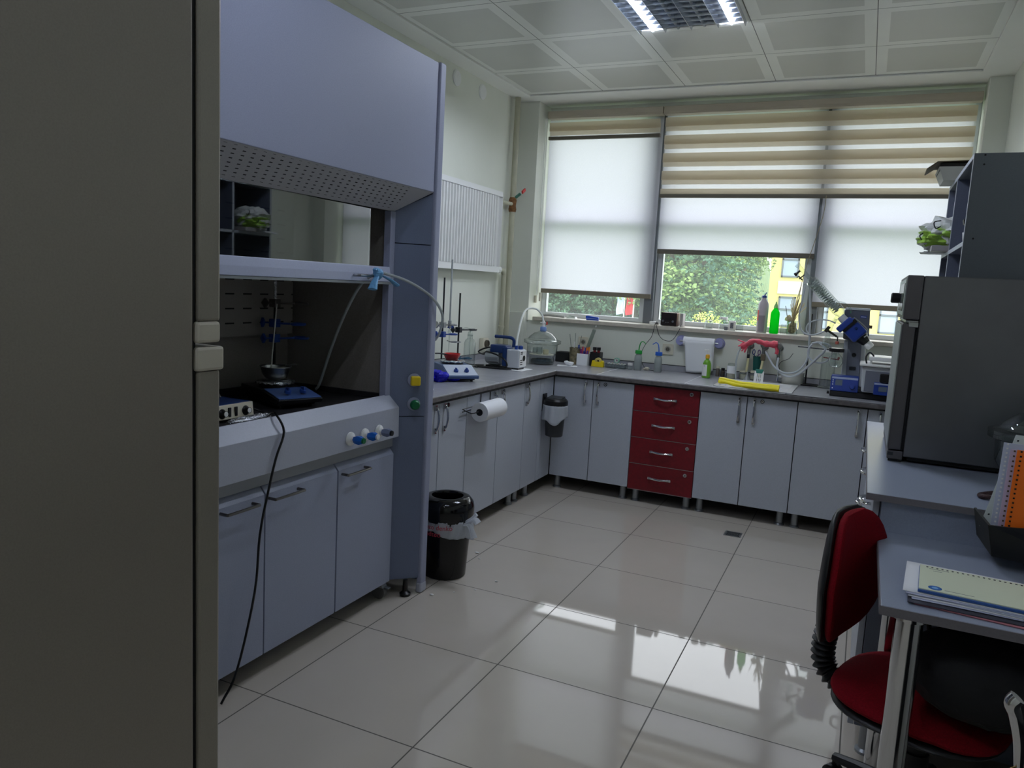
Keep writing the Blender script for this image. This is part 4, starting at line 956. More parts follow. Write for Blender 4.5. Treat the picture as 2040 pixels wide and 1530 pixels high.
b = B(smooth=True); b.lathe((cx2, cy2, .415), [(.055, 0), (.060, .004), (.072, .20), (.076, .21)], 28); b.build('body', mat('dark_grey_plastic', (52, 54, 56), .4), wb)
b = B(); b.lathe((cx2, cy2, .628), [(.080, 0), (.084, .012), (.083, .034), (.070, .048), (0, .050)], 28); b.build('lid', m_black, wb)
b = B(); b.T = rotm((cx2, cy2, .68), 'X', .10); b.box(cx2-.052, cx2+.052, cy2-.045, cy2+.045, .676, .684); b.build('lid_flap', mat('dark_grey_plastic', (52, 54, 56)), wb, .003)
def wbag(u, v):
    a = 2*pi*u; dd = 1+.6*max(0, cos(a+1.5))
    return V((cx2+(.083+.003*sin(a*11)+.006*v)*cos(a), cy2+(.083+.003*sin(a*11)+.006*v)*sin(a), .632-.075*v*dd*(1+.12*sin(a*4))))
b = B(); b.grid(wbag, 72, 8); b.build('bin_liner', m_bag, wb, thick=.0008)
b = B(); b.box(-.2148, -.205, cy2-.03, cy2+.03, .58, .70); b.build('hanger', m_black, wb)
tr_ = thing('paper_towel_holder', 'black wire holder hooked over a cabinet door carrying a paper towel roll', 'towel holder', (-.15, 1.95, .68))
b = B(smooth=True)
for yy in (1.955, 2.075): b.tube([(-.212, yy, .812), (-.2105, yy, .79), (-.2105, yy, .735), (-.20, yy, .728)], .0028, 6, k=2)
b.tube([(-.20, 1.72, .745), (-.20, 2.10, .745), (-.19, 2.115, .74), (-.145, 2.115, .728)], .003, 6, k=3); b.tube([(-.20, 1.72, .745), (-.145, 1.72, .728), (-.145, 1.80, .728)], .003, 6, k=2); b.tube([(-.20, 1.72, .73), (-.20, 2.10, .73)], .003, 6)
b.build('wire_frame', m_black, tr_)
pr_ = thing('paper_towel_roll', 'white paper towel roll on the black wire holder', 'paper towel roll', (-.145, 1.95, .67))
b = B(smooth=True); b.lathe((-.145, 1.815, .722), [(.020, 0), (.053, 0), (.053, .25), (.020, .25)], 32, (0, 1, 0), cap0=False, cap1=False); b.build('roll', m_paper, pr_)
b = B(); b.lathe((-.145, 1.813, .722), [(.0195, 0), (.0195, .254)], 20, (0, 1, 0)); b.build('core', m_black, pr_)
b = B(); b.tube([(-.092, 1.82, .722), (-.098, 1.82, .695), (-.10, 1.82, .675)], .001, 4); 
t = thing('floor_drain', 'small square steel drain grate set in the floor tiles', 'drain', (1.137, 2.767, 0))
b = B()
for (x0, x1, y0, y1) in ((1.087, 1.187, 2.717, 2.727), (1.087, 1.187, 2.807, 2.817), (1.087, 1.097, 2.727, 2.807), (1.177, 1.187, 2.727, 2.807)): b.box(x0, x1, y0, y1, 0, .002)
b.build('frame', m_steel, t)
b = B(); b.box(1.097, 1.177, 2.727, 2.807, 0, .0006); b.build('well', m_black, t)
b = B(); 
for i in range(3): b.lathe((1.137, 2.767, .0008), [(.012+.012*i, 0), (.012+.012*i, .0012), (.016+.012*i, .0012), (.016+.012*i, 0)], 24, cap0=False, cap1=False)
b.box(1.10, 1.174, 2.765, 2.769, .0008, .002); b.build('grate', m_steel, t)
for i, (x, y, r) in enumerate(((.06, 1.02, .007), (.13, 1.10, .004), (-.02, 1.62, .008), (.03, 1.55, .006), (.24, 1.32, .006), (.20, 1.18, .004))):
    b = B(smooth=True); crumple(b, (x, y, r*.5), r*1.4, r, r*.5, n=10, seed=i+20, amp=.4); o = tag(b.build('plaster_crumb', m_white), 'tiny white crumb on the floor tiles near the black bin', 'crumb', 'white crumbs on the floor')
# ------------------------------------------------------------------ back counter, left to right
ZC = .850
b = B(); b.box(-.44, -.27, 3.66, 3.76, ZC, ZC+.078); tag(b.build('black_tray', m_blackm, bev=.006), 'low black plastic box on the counter behind the corner desiccator', 'box')
b = B(); crumple(b, (-.235, 3.42, ZC+.016), .030, .022, .016, seed=31, amp=.4); b.build('tissue_wad', m_paper); tag(bpy.data.objects['tissue_wad'], 'crumpled white tissue beside the corner desiccator', 'tissue')
b = B(); b.T = loc_T(-.24, 3.42, ZC+.0005, .3); b.box(-.08, .07, -.05, .045, 0, .001); tag(b.build('paper_sheet', m_paper), 'small white paper under the crumpled tissue by the desiccator', 'paper')
def penpot(x, y, r, h, m_, label, cat='pen holder', square=False, n=24, z=ZC, wall=.002, rb=None):
    t = thing('pen_pot', label, cat, (x, y, z)); b = B(); rb = rb or r*.88
    if square:
        b.box(x-r, x+r, y-r, y+r, z, z+.003); b.box(x-r, x+r, y-r, y-r+wall, z+.003, z+h); b.box(x-r, x+r, y+r-wall, y+r, z+.003, z+h)
        b.box(x-r, x-r+wall, y-r+wall, y+r-wall, z+.003, z+h); b.box(x+r-wall, x+r, y-r+wall, y+r-wall, z+.003, z+h)
    else: b.lathe((x, y, z), [(0, 0), (rb, 0), (r, h), (r-wall, h), (rb-wall, wall*1.5), (0, wall*1.5)], n)
    b.build('pot', m_, t); return t
def stick(name, p0, p1, r, m_, label, cat, cap=None, grp=None, capm=None, tip=None):
    p0 = V(p0); p1 = V(p1); b = B(); b.cyl(p0, p1, r, n=8)
    if cap:
        t = thing(name, label, cat, p0, grp); b.build('barrel', m_, t)
        d = (p1-p0).normalized(); b = B(); b.cyl(p1-d*cap, p1+d*.004, r*1.35, n=10); b.build('cap', capm, t); return t
    o = tag(b.build(name, m_), label, cat, grp); return o
penpot(-.258, 3.60, .042, .128, mat('patterned_cup', (120, 112, 88), .4, noise=(38, .75)), 'dark patterned cup holding glass pipettes on the back counter')
m_pip = thin_glass('pipette_glass', (214, 220, 218), (120, 130, 126), .2)
for (p0, p1, lab) in (((-.27, 3.60, ZC+.01), (-.315, 3.62, 1.075), 'glass pipette leaning furthest left in the patterned cup'), ((-.262, 3.60, ZC+.01), (-.272, 3.63, 1.085), 'upright glass pipette in the patterned cup'), ((-.25, 3.60, ZC+.01), (-.218, 3.62, 1.07), 'glass pipette leaning right in the patterned cup')):
    stick('glass_pipette', p0, p1, .003, m_pip, lab, 'pipette')
stick('white_spatula', (-.262, 3.585, ZC+.01), (-.258, 3.58, 1.022), .004, m_white, 'white plastic stick standing in the patterned cup', 'spatula')
stick('blue_capped_pen', (-.245, 3.61, ZC+.01), (-.232, 3.615, .995), .005, m_white, 'white pen with blue cap in the patterned cup', 'pen', .025, capm=m_blue)
stick('blue_capped_pen', (-.25, 3.59, ZC+.01), (-.222, 3.585, .985), .005, m_dblue, 'dark blue capped pen at the rim of the patterned cup', 'pen', .025, capm=m_blue)
t = thing('measuring_cylinder', 'long clear glass tube with a white tip leaning against the wall above the pens', 'glass tube', (-.215, 3.66, ZC))
b = B(smooth=True); b.lathe((-.215, 3.655, ZC+.002), [(.013, 0), (.014, .01), (.014, .29)], 18, V((.17, .40, .95)).normalized(), cap1=False); b.build('tube', m_pip, t)
b = B(); b.lathe((-.162, 3.772, 1.133), [(.005, 0), (.006, .01), (.002, .016)], 10, V((.17, .4, .95))); b.build('tip', m_white, t)
penpot(-.182, 3.60, .043, .088, m_paper, 'square white card pen box on the back counter', square=True)
pens = ((-.20, 3.60, -.212, 3.61, .965, (150, 50, 140)), (-.19, 3.59, -.195, 3.60, .985, (190, 80, 90)), (-.18, 3.605, -.178, 3.62, .975, (80, 60, 160)), (-.17, 3.59, -.160, 3.60, .98, (236, 130, 40)), (-.165, 3.61, -.15, 3.62, .985, (240, 150, 50)), (-.185, 3.58, -.172, 3.57, .955, (60, 50, 140)), (-.16, 3.575, -.146, 3.57, .96, (110, 60, 150)))
nm = ('violet', 'pink', 'indigo', 'orange', 'amber', 'dark blue', 'purple')
for (x, y, x1, y1, z1, c), q in zip(pens, nm): stick('marker_pen', (x, y, ZC+.006), (x1, y1, z1), .0055, mat(q.replace(' ', '_')+'_pen', c, .4), '%s pen standing in the square white card box' % q, 'pen', .03, capm=mat(q.replace(' ', '_')+'_pen', c))
penpot(-.090, 3.62, .038, .105, mat('black_pot', (16, 16, 17), .4), 'black pen pot holding two red markers', square=True)
for x, q in ((-.105, 'left'), (-.073, 'right')):
    stick('red_marker', (x, 3.615, ZC+.006), (x+.002, 3.61, .988), .011, mat('dark_red_plastic', (130, 12, 22), .35), 'thick dark red marker with a black cap, the %s one in the black pot' % q, 'marker', .018, capm=m_black)
t = thing('tape_dispenser', 'yellow desk tape dispenser on the back counter', 'tape dispenser', (-.055, 3.565, ZC)); m_y = mat('bright_yellow_plastic', (232, 206, 24), .35)
b = B(); b.prism([(-.105, 3.548, ZC), (-.008, 3.548, ZC), (-.012, 3.548, ZC+.040), (-.022, 3.548, ZC+.052), (-.035, 3.548, ZC+.038), (-.070, 3.548, ZC+.038), (-.085, 3.548, ZC+.050), (-.098, 3.548, ZC+.046)], (0, .036, 0)); b.build('body', m_y, t, .004)
b = B(); b.lathe((-.055, 3.553, ZC+.045), [(.010, 0), (.024, 0), (.024, .024), (.010, .024)], 24, (0, 1, 0), cap0=False, cap1=False); b.build('tape_roll', mat('clear_tape', (206, 190, 110), .3), t)
# tray of small vials
t = thing('clear_tray', 'clear plastic tray full of small vials on the back counter', 'tray', (.075, 3.60, ZC))
b = B(); b.box(.0, .155, 3.565, 3.635, ZC, ZC+.002); b.box(0, .155, 3.565, 3.567, ZC+.002, ZC+.034); b.box(0, .155, 3.633, 3.635, ZC+.002, ZC+.034); b.box(0, .002, 3.567, 3.633, ZC+.002, ZC+.034); b.box(.153, .155, 3.567, 3.633, ZC+.002, ZC+.034); b.build('tray', m_glassware, t)
k = 0
for i in range(6):
    for j in range(2):
        x = .016+i*.0245; y = 3.583+j*.034; k += 1
        t = thing('glass_vial', 'small capped glass vial standing in the clear tray', 'vial', (x, y, ZC+.003), 'vials in the clear tray')
        b = B(smooth=True); b.lathe((x, y, ZC+.003), [(.009, 0), (.009, .022), (.006, .026)], 14); b.build('vial_body', m_glassware, t)
        b = B(); b.lathe((x, y, ZC+.029), [(.007, 0), (.007, .008), (0, .008)], 12); b.build('vial_cap', (m_white, m_cream, m_white)[k % 3], t)
t = thing('tape_roll', 'pale green tape roll standing on the vials in the clear tray', 'tape roll', (.082, 3.60, ZC+.038))
b = B(); b.lathe((.078, 3.590, ZC+.058), [(.014, 0), (.021, 0), (.021, .018), (.014, .018)], 24, (.2, 1, 0), cap0=False, cap1=False); b.build('tape', mat('pale_green_tape', (130, 178, 158), .4), t)
b = B(); b.lathe((.078, 3.590, ZC+.058), [(.012, 0), (.014, 0), (.014, .018), (.012, .018)], 24, (.2, 1, 0), cap0=False, cap1=False); b.build('core', m_white, t)
def jar(x, y, r, h, label, capm, bodym=None, z=ZC, lid=.014, fill=None, name='glass_jar', lbl=None):
    t = thing(name, label, 'jar', (x, y, z)); b = B(smooth=True); b.lathe((x, y, z), [(r*.92, 0), (r, .004), (r, h*.82), (r*.8, h*.9), (r*.8, h)], 22); b.build('body', bodym or m_glassware, t)
    if capm: b = B(); b.lathe((x, y, z+h), [(r*.86, 0), (r*.86, lid), (r*.8, lid+.001)], 22); b.build('cap', capm, t)
    if fill: b = B(smooth=True); b.lathe((x, y, z+.004), [(r*.86, 0), (r*.88, h*fill)], 18); b.build('contents', lbl[0] if lbl else m_cream, t)
    if lbl and lbl[1]:
        b = B(); z0, z1, mm = lbl[1]; n = 14
        b.grid(lambda u, v: V((x+(r+.0008)*sin(-1.1+2.2*u), y-(r+.0008)*cos(-1.1+2.2*u), z+z0+(z1-z0)*v)), n, 1); b.build('label', mm, t)
    return t
jar(.180, 3.612, .020, .030, 'squat clear jar with a white lid beside the vial tray', m_white, lid=.016)
def wash_bottle(x, y, s, c, label, water):
    t = thing('wash_bottle', label, 'wash bottle', (x, y, ZC)); r = .0275
    b = B(smooth=True); b.lathe((x, y, ZC), [(r*.9, 0), (r, .004), (r, .092), (r*.82, .110), (.0185, .116), (.0185, .124)], 24); b.build('bottle', mat('frosted_polythene', (186, 194, 192), .35, trans=.45, ior=1.2), t)
    m_ = mat(c+'_cap_plastic', (34, 150, 60) if c == 'green' else (28, 92, 190), .4)
    b = B(); b.lathe((x, y, ZC+.122), [(.0255, 0), (.0255, .024), (.023, .026), (0, .026)], 20); cp = b.build('cap', m_, t)
    b = B(smooth=True); b.tube([(x, y, ZC+.146), (x+.003*s, y, ZC+.175), (x+.010*s, y, ZC+.203), (x+.026*s, y, ZC+.214), (x+.045*s, y, ZC+.203), (x+.050*s, y, ZC+.198)], lambda q: .0045*(1-q*.4), 8, k=4); b.build('spout', m_, cp)
wash_bottle(.237, 3.615, 1, 'green', 'clear wash bottle with a green cap and curved green spout', None)
wash_bottle(.388, 3.615, -1, 'blue', 'clear wash bottle with a blue cap and curved blue spout', None)
b = B(); crumple(b, (.295, 3.66, ZC+.012), .020, .014, .012, seed=41, amp=.4); tag(b.build('stopper_pile', m_cream), 'small cream rubber stopper between the two wash bottles', 'stopper')
socket((-.262, 3.80, 1.010), (0, -1, 0), 0, 'square cream wall socket above the pen pots')
socket((.410, 3.80, 1.010), (0, -1, 0), 0, 'square cream wall socket between the blue wash bottle and the hanging paper roll')
# plug lead lying by blue bottle
b = B(smooth=True); b.tube([(.292, 3.90, 1.186), (.300, 3.775, 1.187), (.300, 3.758, 1.15), (.285, 3.755, 1.09), (.245, 3.75, 1.03), (.225, 3.74, .97), (.235, 3.72, .91), (.275, 3.68, .866), (.33, 3.655, .853), (.36, 3.65, .853)], .0022, 6, k=6); tag(b.build('adapter_lead', m_black), 'thin black lead dropping from the sill to the counter by the blue wash bottle', 'cable')
b = B(smooth=True); b.tube([(.485, 3.93, 1.21), (.492, 3.80, 1.187), (.490, 3.757, 1.16), (.46, 3.757, 1.10), (.43, 3.757, 1.075), (.38, 3.757, 1.08), (.345, 3.757, 1.11), (.325, 3.757, 1.16), (.315, 3.775, 1.187), (.300, 3.88, 1.187)], .0022, 6, k=6); tag(b.build('radio_lead', m_black), 'black lead of the radio sagging in a loop below the sill', 'cable')
# paper roll hanging from wall discs
t = thing('hanging_paper_roll', 'white paper roll with sheets hanging down the wall between two lilac suction discs', 'paper roll', (.65, 3.74, .862))
b = B(smooth=True); b.lathe((.535, 3.742, 1.085), [(.033, 0), (.033, .225)], 28, (1, 0, 0)); b.build('roll', m_paper, t)
b = B(); b.grid(lambda u, v: V((.548+.206*u+.022*v*(1-u), 3.708+.004*sin(u*9)*v+.02*v, 1.09-.222*v-.008*sin(u*3+1)*v)), 14, 14); b.build('hanging_sheet', m_paper, t, thick=.001)
b = B(); b.grid(lambda u, v: V((.556+.206*u+.015*v*(1-u), 3.714+.004*sin(u*7+1)*v+.025*v, 1.09-.215*v-.010*sin(u*4)*v)), 14, 14); b.build('hanging_sheet', m_paper, t, thick=.001)
for x in (.505, .785):
    b = B(); b.lathe((x, 3.797, 1.083), [(.040, 0), (.034, -.006), (.030, -.052), (.012, -.056)], 24, (0, 1, 0)); b.build('suction_disc', mat('lilac_plastic', (150, 152, 196), .3), t)
b = B(); b.cyl((.505, 3.742, 1.085), (.785, 3.742, 1.085), .006, n=8); b.build('spindle', m_steel, t)
# soap
t = thing('soap_dispenser', 'green liquid soap pump bottle with a white label', 'soap dispenser', (.752, 3.55, ZC))
b = B(smooth=True); b.lathe((.752, 3.55, ZC), [(.026, 0), (.029, .004), (.030, .06), (.028, .10), (.020, .122), (.012, .128), (.012, .14)], 24); b.build('bottle', mat('green_soap', (130, 196, 60), .2, trans=.3), t)
b = B(); b.lathe((.752, 3.55, ZC+.138), [(.0145, 0), (.0145, .022), (.009, .028)], 18); b.build('collar', mat('orange_collar', (226, 168, 44), .4), t)
b = B(); b.cyl((.752, 3.55, ZC+.163), (.752, 3.55, ZC+.192), .0045, n=10); b.box(.727, .762, 3.545, 3.556, ZC+.190, ZC+.200); b.build('pump', m_white, t, .001)
b = B(); b.grid(lambda u, v: V((.752+.0312*sin(-1.25+1.5*u), 3.55-.0312*cos(-1.25+1.5*u), ZC+.015+.080*v)), 10, 1); lb = b.build('label', m_white, t)
b = B(); b.box(.7375, .7425, 3.5165, 3.5185, ZC+.083, ZC+.088); b.build('label_print', m_dblue, lb)
jar(.800, 3.73, .014, .058, 'small brown-grey bottle just right of the soap dispenser', m_cream, mat('brown_grey_glass', (92, 84, 78), .25), name='small_bottle')
jar(.836, 3.73, .015, .048, 'small dark bottle with a black cap next to the labelled jar', m_black, mat('dark_jar', (70, 66, 64), .25), name='small_bottle')
jar(.905, 3.665, .032, .108, 'tall clear jar with a white paper label behind the sink', None, lbl=(m_cream, (.038, .092, m_paper)), fill=.28)
jar(.985, 3.70, .032, .050, 'wide clear jar with pale contents behind the sink', m_cream, fill=.6, lid=.01)
jar(1.045, 3.72, .018, .05, 'small clear jar behind the funnel at the sink', m_cream, fill=.5)
jar(1.235, 3.735, .020, .035, 'small clear jar to the left of the white pail', m_white)
# sink, taps, gloves
t = thing('sink', 'white rectangular drop-in sink set into the back worktop', 'sink', (1.12, 3.34, ZC))
m_sink = mat('white_sink_ceramic', (226, 226, 226), .2)
b = B(); X0, X1, Y0, Y1 = .882, 1.362, 3.115, 3.60
for (x0, x1, y0, y1) in ((X0, X1, Y0, Y0+.03), (X0, X1, Y1-.03, Y1), (X0, X0+.03, Y0+.03, Y1-.03), (X1-.03, X1, Y0+.03, Y1-.03)): b.box(x0, x1, y0, y1, ZC, ZC+.006)
b.build('rim', m_sink, t, .002)
b = B(); x0, x1, y0, y1 = X0+.03, X1-.03, Y0+.03, Y1-.03; zb = ZC-.022
b.box(x0, x1, y0, y1, zb-.004, zb)
b.box(x0, x1, y0, y0+.004, zb, ZC+.004); b.box(x0, x1, y1-.004, y1, zb, ZC+.004); b.box(x0, x0+.004, y0+.004, y1-.004, zb, ZC+.004); b.box(x1-.004, x1, y0+.004, y1-.004, zb, ZC+.004)
b.build('basin', m_sink, t)
b = B(); b.lathe((1.12, 3.40, zb+.0002), [(.022, 0), (.022, .002), (0, .001)], 18); b.build('drain', m_steel, t)
m_tap = mat('dull_chrome', (150, 152, 152), .3, 1, noise=(50, .2))
m_hosey = mat('yellowed_hose', (206, 200, 156), .45)
def tap(x, label, brown=False, hose=None):
    t = thing('laboratory_tap', label, 'tap', (x, 3.70, 1.02)); y = 3.690
    b = B(); b.cyl((x, 3.80, 1.085), (x, y, 1.085), .009, n=12); b.lathe((x, 3.799, 1.085), [(.022, 0), (.020, -.008)], 18, (0, 1, 0)); b.build('wall_pipe', m_tap, t)
    b = B(); b.lathe((x, y, 1.105), [(.016, .0), (.024, -.006), (.024, -.018), (.019, -.024), (0, -.025)], 12, (0, 1, 0)); b.lathe((x, y+.004, 1.030), [(.010, 0), (.013, .012), (.011, .035), (.015, .055), (.010, .08)], 14); b.build('head', m_tap, t, .001)
    if brown: b = B(); b.T = loc_T(x, y, 0, 0); b.box(-.016, .016, -.012, .012, .995, 1.040); b.build('filter_cap', mat('brown_sleeve', (96, 84, 66), .6), t, .004)
    else: b = B(); b.lathe((x, y+.004, 1.004), [(.010, 0), (.010, .028)], 12); b.build('sleeve', m_dark, t)
    if hose:
        b = B(smooth=True); b.tube(hose, .0085, 10, k=4); b.build('outlet_hose', m_hosey, t)
tap(1.008, 'left laboratory tap with a yellowed hose hanging into the sink', hose=[(1.008, 3.694, 1.006), (1.009, 3.69, .97), (1.008, 3.68, .935), (1.007, 3.67, .905)])
tap(1.108, 'middle laboratory tap with a brown sleeve and yellowed hose', True, [(1.108, 3.69, .996), (1.106, 3.68, .96), (1.100, 3.665, .915), (1.096, 3.65, .885)])
tap(1.208, 'right laboratory tap, the bare one beside the clear hoses')
b = B(smooth=True); b.lathe((1.018, 3.645, ZC), [(.027, 0), (.024, .004), (.010, .030), (.006, .036), (.005, .062)], 22, cap0=False); tag(b.build('glass_funnel', mat('milky_glass2', (176, 180, 180), .3, trans=.3)), 'small upturned glass funnel under the left tap', 'funnel')
m_pink = mat('pink_rubber', (226, 84, 104), .45, bump=(40, .6))
t = thing('rubber_gloves', 'pink rubber gloves draped over the row of laboratory taps', 'rubber gloves', (1.06, 3.70, 1.04))
b = B(smooth=True)
b.tube([(.965, 3.675, 1.085), (1.00, 3.667, 1.105), (1.04, 3.665, 1.13), (1.08, 3.665, 1.126), (1.12, 3.667, 1.116), (1.16, 3.667, 1.115), (1.197, 3.672, 1.118)], lambda q: .026+.014*abs(q-.4)*2+.005*sin(q*30), 12, k=4, flat=.6); b.build('sleeve', m_pink, t)
for p1, r in (((.930, 3.66, 1.128), .008), ((.938, 3.655, 1.085), .011), ((.945, 3.652, 1.06), .011), ((.985, 3.65, 1.045), .012), ((.965, 3.65, 1.052), .010)):
    b = B(smooth=True); b.tube([(1.0, 3.668, 1.10), ((1.0+p1[0])/2, 3.662, (1.10+p1[2])/2+.004), p1], lambda q, r=r: r*(1.3-.5*q), 8, k=4, flat=.6); b.build('finger', m_pink, t)
b = B(smooth=True); b.tube([(1.185, 3.672, 1.11), (1.20, 3.662, 1.075), (1.196, 3.66, 1.05)], .016, 8, k=3, flat=.5); b.build('cuff', m_pink, t)
m_yel2 = mat('yellow_rubber', (240, 222, 20), .5, bump=(30, .4))
t = thing('rubber_gloves', 'pair of yellow rubber gloves laid along the front rim of the sink', 'rubber gloves', (1.08, 3.15, ZC))
for k, (dy, dz, nm_) in enumerate(((0, 0, 'lower_glove'), (.018, .012, 'upper_glove'))):
    b = B(smooth=True)
    b.tube([(.905, 3.205+dy, ZC+.024+dz), (.95, 3.19+dy, ZC+.024+dz), (1.01, 3.165+dy, ZC+.018+dz), (1.08, 3.135+dy, ZC+.018+dz), (1.16, 3.125+dy, ZC+.018+dz), (1.24, 3.118+dy, ZC+.018+dz), (1.285, 3.118+dy, ZC+.018+dz)], lambda q: .019+.008*abs(q-.35)+.002*sin(q*25), 14, k=5, flat=.62); b.build(nm_, m_yel2, t)
t = thing('dish_brush', 'white slotted scraper with a green top leaning over the sink', 'scraper', (1.12, 3.42, ZC)); R_ = rotm((1.12, 3.44, ZC), 'X', -.32)
b = B(R_)
for (x0, x1) in ((1.088, 1.106), (1.110, 1.117), (1.121, 1.128), (1.132, 1.150)): b.box(x0, x1, 3.436, 3.442, ZC+.010, ZC+.075)
b.box(1.088, 1.150, 3.436, 3.442, ZC+.042, ZC+.048); b.box(1.088, 1.150, 3.436, 3.442, ZC+.072, ZC+.082); b.box(1.088, 1.100, 3.436, 3.442, ZC+.08, ZC+.094); b.box(1.138, 1.150, 3.436, 3.442, ZC+.08, ZC+.094)
b.build('slotted_head', m_white, t, .001)
b = B(R_); b.prism([(1.100, 3.432, ZC+.078), (1.138, 3.432, ZC+.078), (1.146, 3.432, ZC+.106), (1.092, 3.432, ZC+.106)], (0, .012, 0)); b.build('green_top', mat('bottle_green_plastic', (12, 110, 96), .4), t, .003)
t = thing('green_cup', 'dark green plastic beaker fixed to the wall between the taps', 'cup', (1.060, 3.76, .92))
b = B(smooth=True); b.lathe((1.062, 3.766, .915), [(.024, 0), (.031, .10), (.029, .10), (.022, .004), (0, .004)], 26); b.build('cup', mat('dark_green_plastic', (8, 84, 78), .4), t)
b = B(); b.box(1.05, 1.074, 3.79, 3.80, .94, .99); b.build('wall_clip', m_dark, t)
t = thing('scissors', 'scissors with blue and purple handles standing in the dark green cup', 'scissors', (1.055, 3.766, .93))
for (x, c, s_, q) in ((1.046, m_blue, -1, 'blue handle'), (1.062, mat('purple_plastic', (92, 40, 130), .4), 1, 'purple handle')):
    b = B(smooth=True); b.tube([(x, 3.75, 1.02)]+[(x+.010*s_+.010*cos(a)*.8, 3.75, 1.045+.018*sin(a)) for a in [-pi/2+i*pi/6 for i in range(13)]], .003, 6, k=2); b.build('handle', c, t, label=q)
b = B(); b.box(1.052, 1.058, 3.755, 3.758, .93, 1.025); b.build('blade', m_steel, t)
t = thing('white_pail', 'round white plastic tub on the counter right of the taps', 'tub', (1.315, 3.69, ZC))
b = B(smooth=True); b.lathe((1.315, 3.69, ZC), [(.068, 0), (.076, .085), (.073, .085), (.066, .004), (0, .004)], 32); b.build('tub', mat('milky_plastic', (196, 196, 188), .4), t)
for q, (p, r) in enumerate((([(.955, 3.655, 1.075), (.945, 3.62, 1.03), (.942, 3.60, .97), (.948, 3.58, .90), (.955, 3.575, .862)], .0065), )):
    b = B(smooth=True); b.tube(p, r, 8, k=5); tag(b.build('clear_hose', m_hose), 'clear hose hanging from under the pink gloves to the sink', 'hose')
b = B(smooth=True); b.tube([(1.24, 3.76, .90), (1.225, 3.74, .93), (1.215, 3.73, .97), (1.235, 3.73, 1.0), (1.275, 3.73, 1.02), (1.30, 3.73, 1.06)], .002, 6, k=5); tag(b.build('steel_wire', m_dark), 'thin bent wire standing behind the white tub', 'wire')
b = B(smooth=True); b.tube([(1.215, 3.68, .935), (1.218, 3.675, .90), (1.216, 3.67, .862)], .005, 8, k=3); tag(b.build('chrome_spout', m_chrome), 'small chrome outlet tube beside the green scraper', 'tap outlet')
# ------------------------------------------------------------------ things on the sill
ZS = 1.182
b = B(smooth=True); b.tube([(-.655, 3.88, ZS+.012), (-.60, 3.87, ZS+.016), (-.52, 3.86, ZS+.014), (-.46, 3.855, ZS+.011)], lambda q: .013*(1-.2*q), 10, k=3, flat=.9); tag(b.build('rolled_cloth', mat('grey_cloth', (168, 168, 164), .8, bump=(60, .5))), 'rolled grey cloth lying at the left end of the sill', 'cloth')
b = B(); b.prism([(-.44, 3.85, ZS), (-.36, 3.85, ZS), (-.37, 3.85, ZS+.016), (-.43, 3.85, ZS+.022)], (0, .05, 0)); tag(b.build('clear_dish', m_glassware), 'shallow clear plastic dish between the rolled cloth and the blue stapler', 'dish')
t = thing('blue_stapler', 'small bright blue stapler lying on the sill', 'stapler', (-.225, 3.87, ZS)); m_bb = mat('bright_blue_plastic', (32, 76, 190), .35)
b = B(); b.prism([(-.275, 3.858, ZS), (-.175, 3.858, ZS), (-.175, 3.858, ZS+.010), (-.275, 3.858, ZS+.012)], (0, .022, 0)); b.build('stapler_base', m_bb, t, .002)
b = B(); b.prism([(-.280, 3.856, ZS+.014), (-.172, 3.856, ZS+.012), (-.176, 3.856, ZS+.026), (-.262, 3.856, ZS+.034), (-.280, 3.856, ZS+.032)], (0, .026, 0)); b.build('stapler_arm', m_bb, t, .003)
t = thing('power_adapter', 'white plug adapter on the sill at the foot of the window post', 'adapter', (.262, 3.88, ZS)); b = B(); b.box(.235, .278, 3.86, 3.90, ZS, ZS+.024); b.build('body', m_white, t, .004); b = B(); b.box(.280, .300, 3.865, 3.895, ZS, ZS+.020); b.build('plug', m_dark, t, .003)
t = thing('radio', 'small dark brown radio with two knobs on the sill', 'radio', (.41, 3.88, ZS))
b = B(); b.box(.334, .452, 3.828, 3.93, ZS+.004, ZS+.100); b.build('cabinet', mat('walnut_case', (124, 92, 84), .45, noise=(12, .2)), t, .002)
b = B(); b.box(.332, .450, 3.822, 3.828, ZS+.004, ZS+.100); fpn = b.build('front_panel', mat('radio_face', (38, 28, 28), .35), t)
for x in (.350, .424):
    b = B(); b.lathe((x, 3.8215, ZS+.036), [(.0085, 0), (.0075, -.008), (0, -.008)], 16, (0, 1, 0)); b.build('knob', m_steel, fpn)
b = B(); b.box(.365, .412, 3.8205, 3.822, ZS+.045, ZS+.062); b.build('display', m_black, fpn)
for i in range(3):
    b = B(); b.box(.368+i*.010, .374+i*.010, 3.8203, 3.822, ZS+.024, ZS+.029); b.build('button', m_steel, fpn)
for x in (.345, .44):
    b = B(); b.box(x-.008, x+.008, 3.84, 3.92, ZS, ZS+.004); b.build('foot', m_black, t)
b = B(); b.box(.470, .492, 3.85, 3.93, ZS, ZS+.098); tag(b.build('grey_box', mat('light_grey_card', (160, 156, 156), .5), bev=.002), 'narrow grey box standing right beside the radio', 'box')
jar(.680, 3.88, .030, .056, 'dome-topped clear glass jar on the sill, left of the two', m_white, z=ZS, lid=.004)
jar(.782, 3.90, .034, .074, 'larger clear square-shouldered jar on the sill, with a white lid', m_white, z=ZS, lid=.018)
b = B(); b.box(.648, .715, 3.835, 3.850, ZS, ZS+.006); tag(b.build('glass_slide_box', m_glassware), 'flat clear slide box in front of the dome-topped jar', 'slide box')
t = thing('small_canister', 'white canister with dark printed blotch on the sill', 'canister', (.852, 3.86, ZS))
b = B(smooth=True); b.lathe((.852, 3.86, ZS), [(.024, 0), (.026, .003), (.026, .066), (.022, .070)], 24); b.build('body', m_white, t)
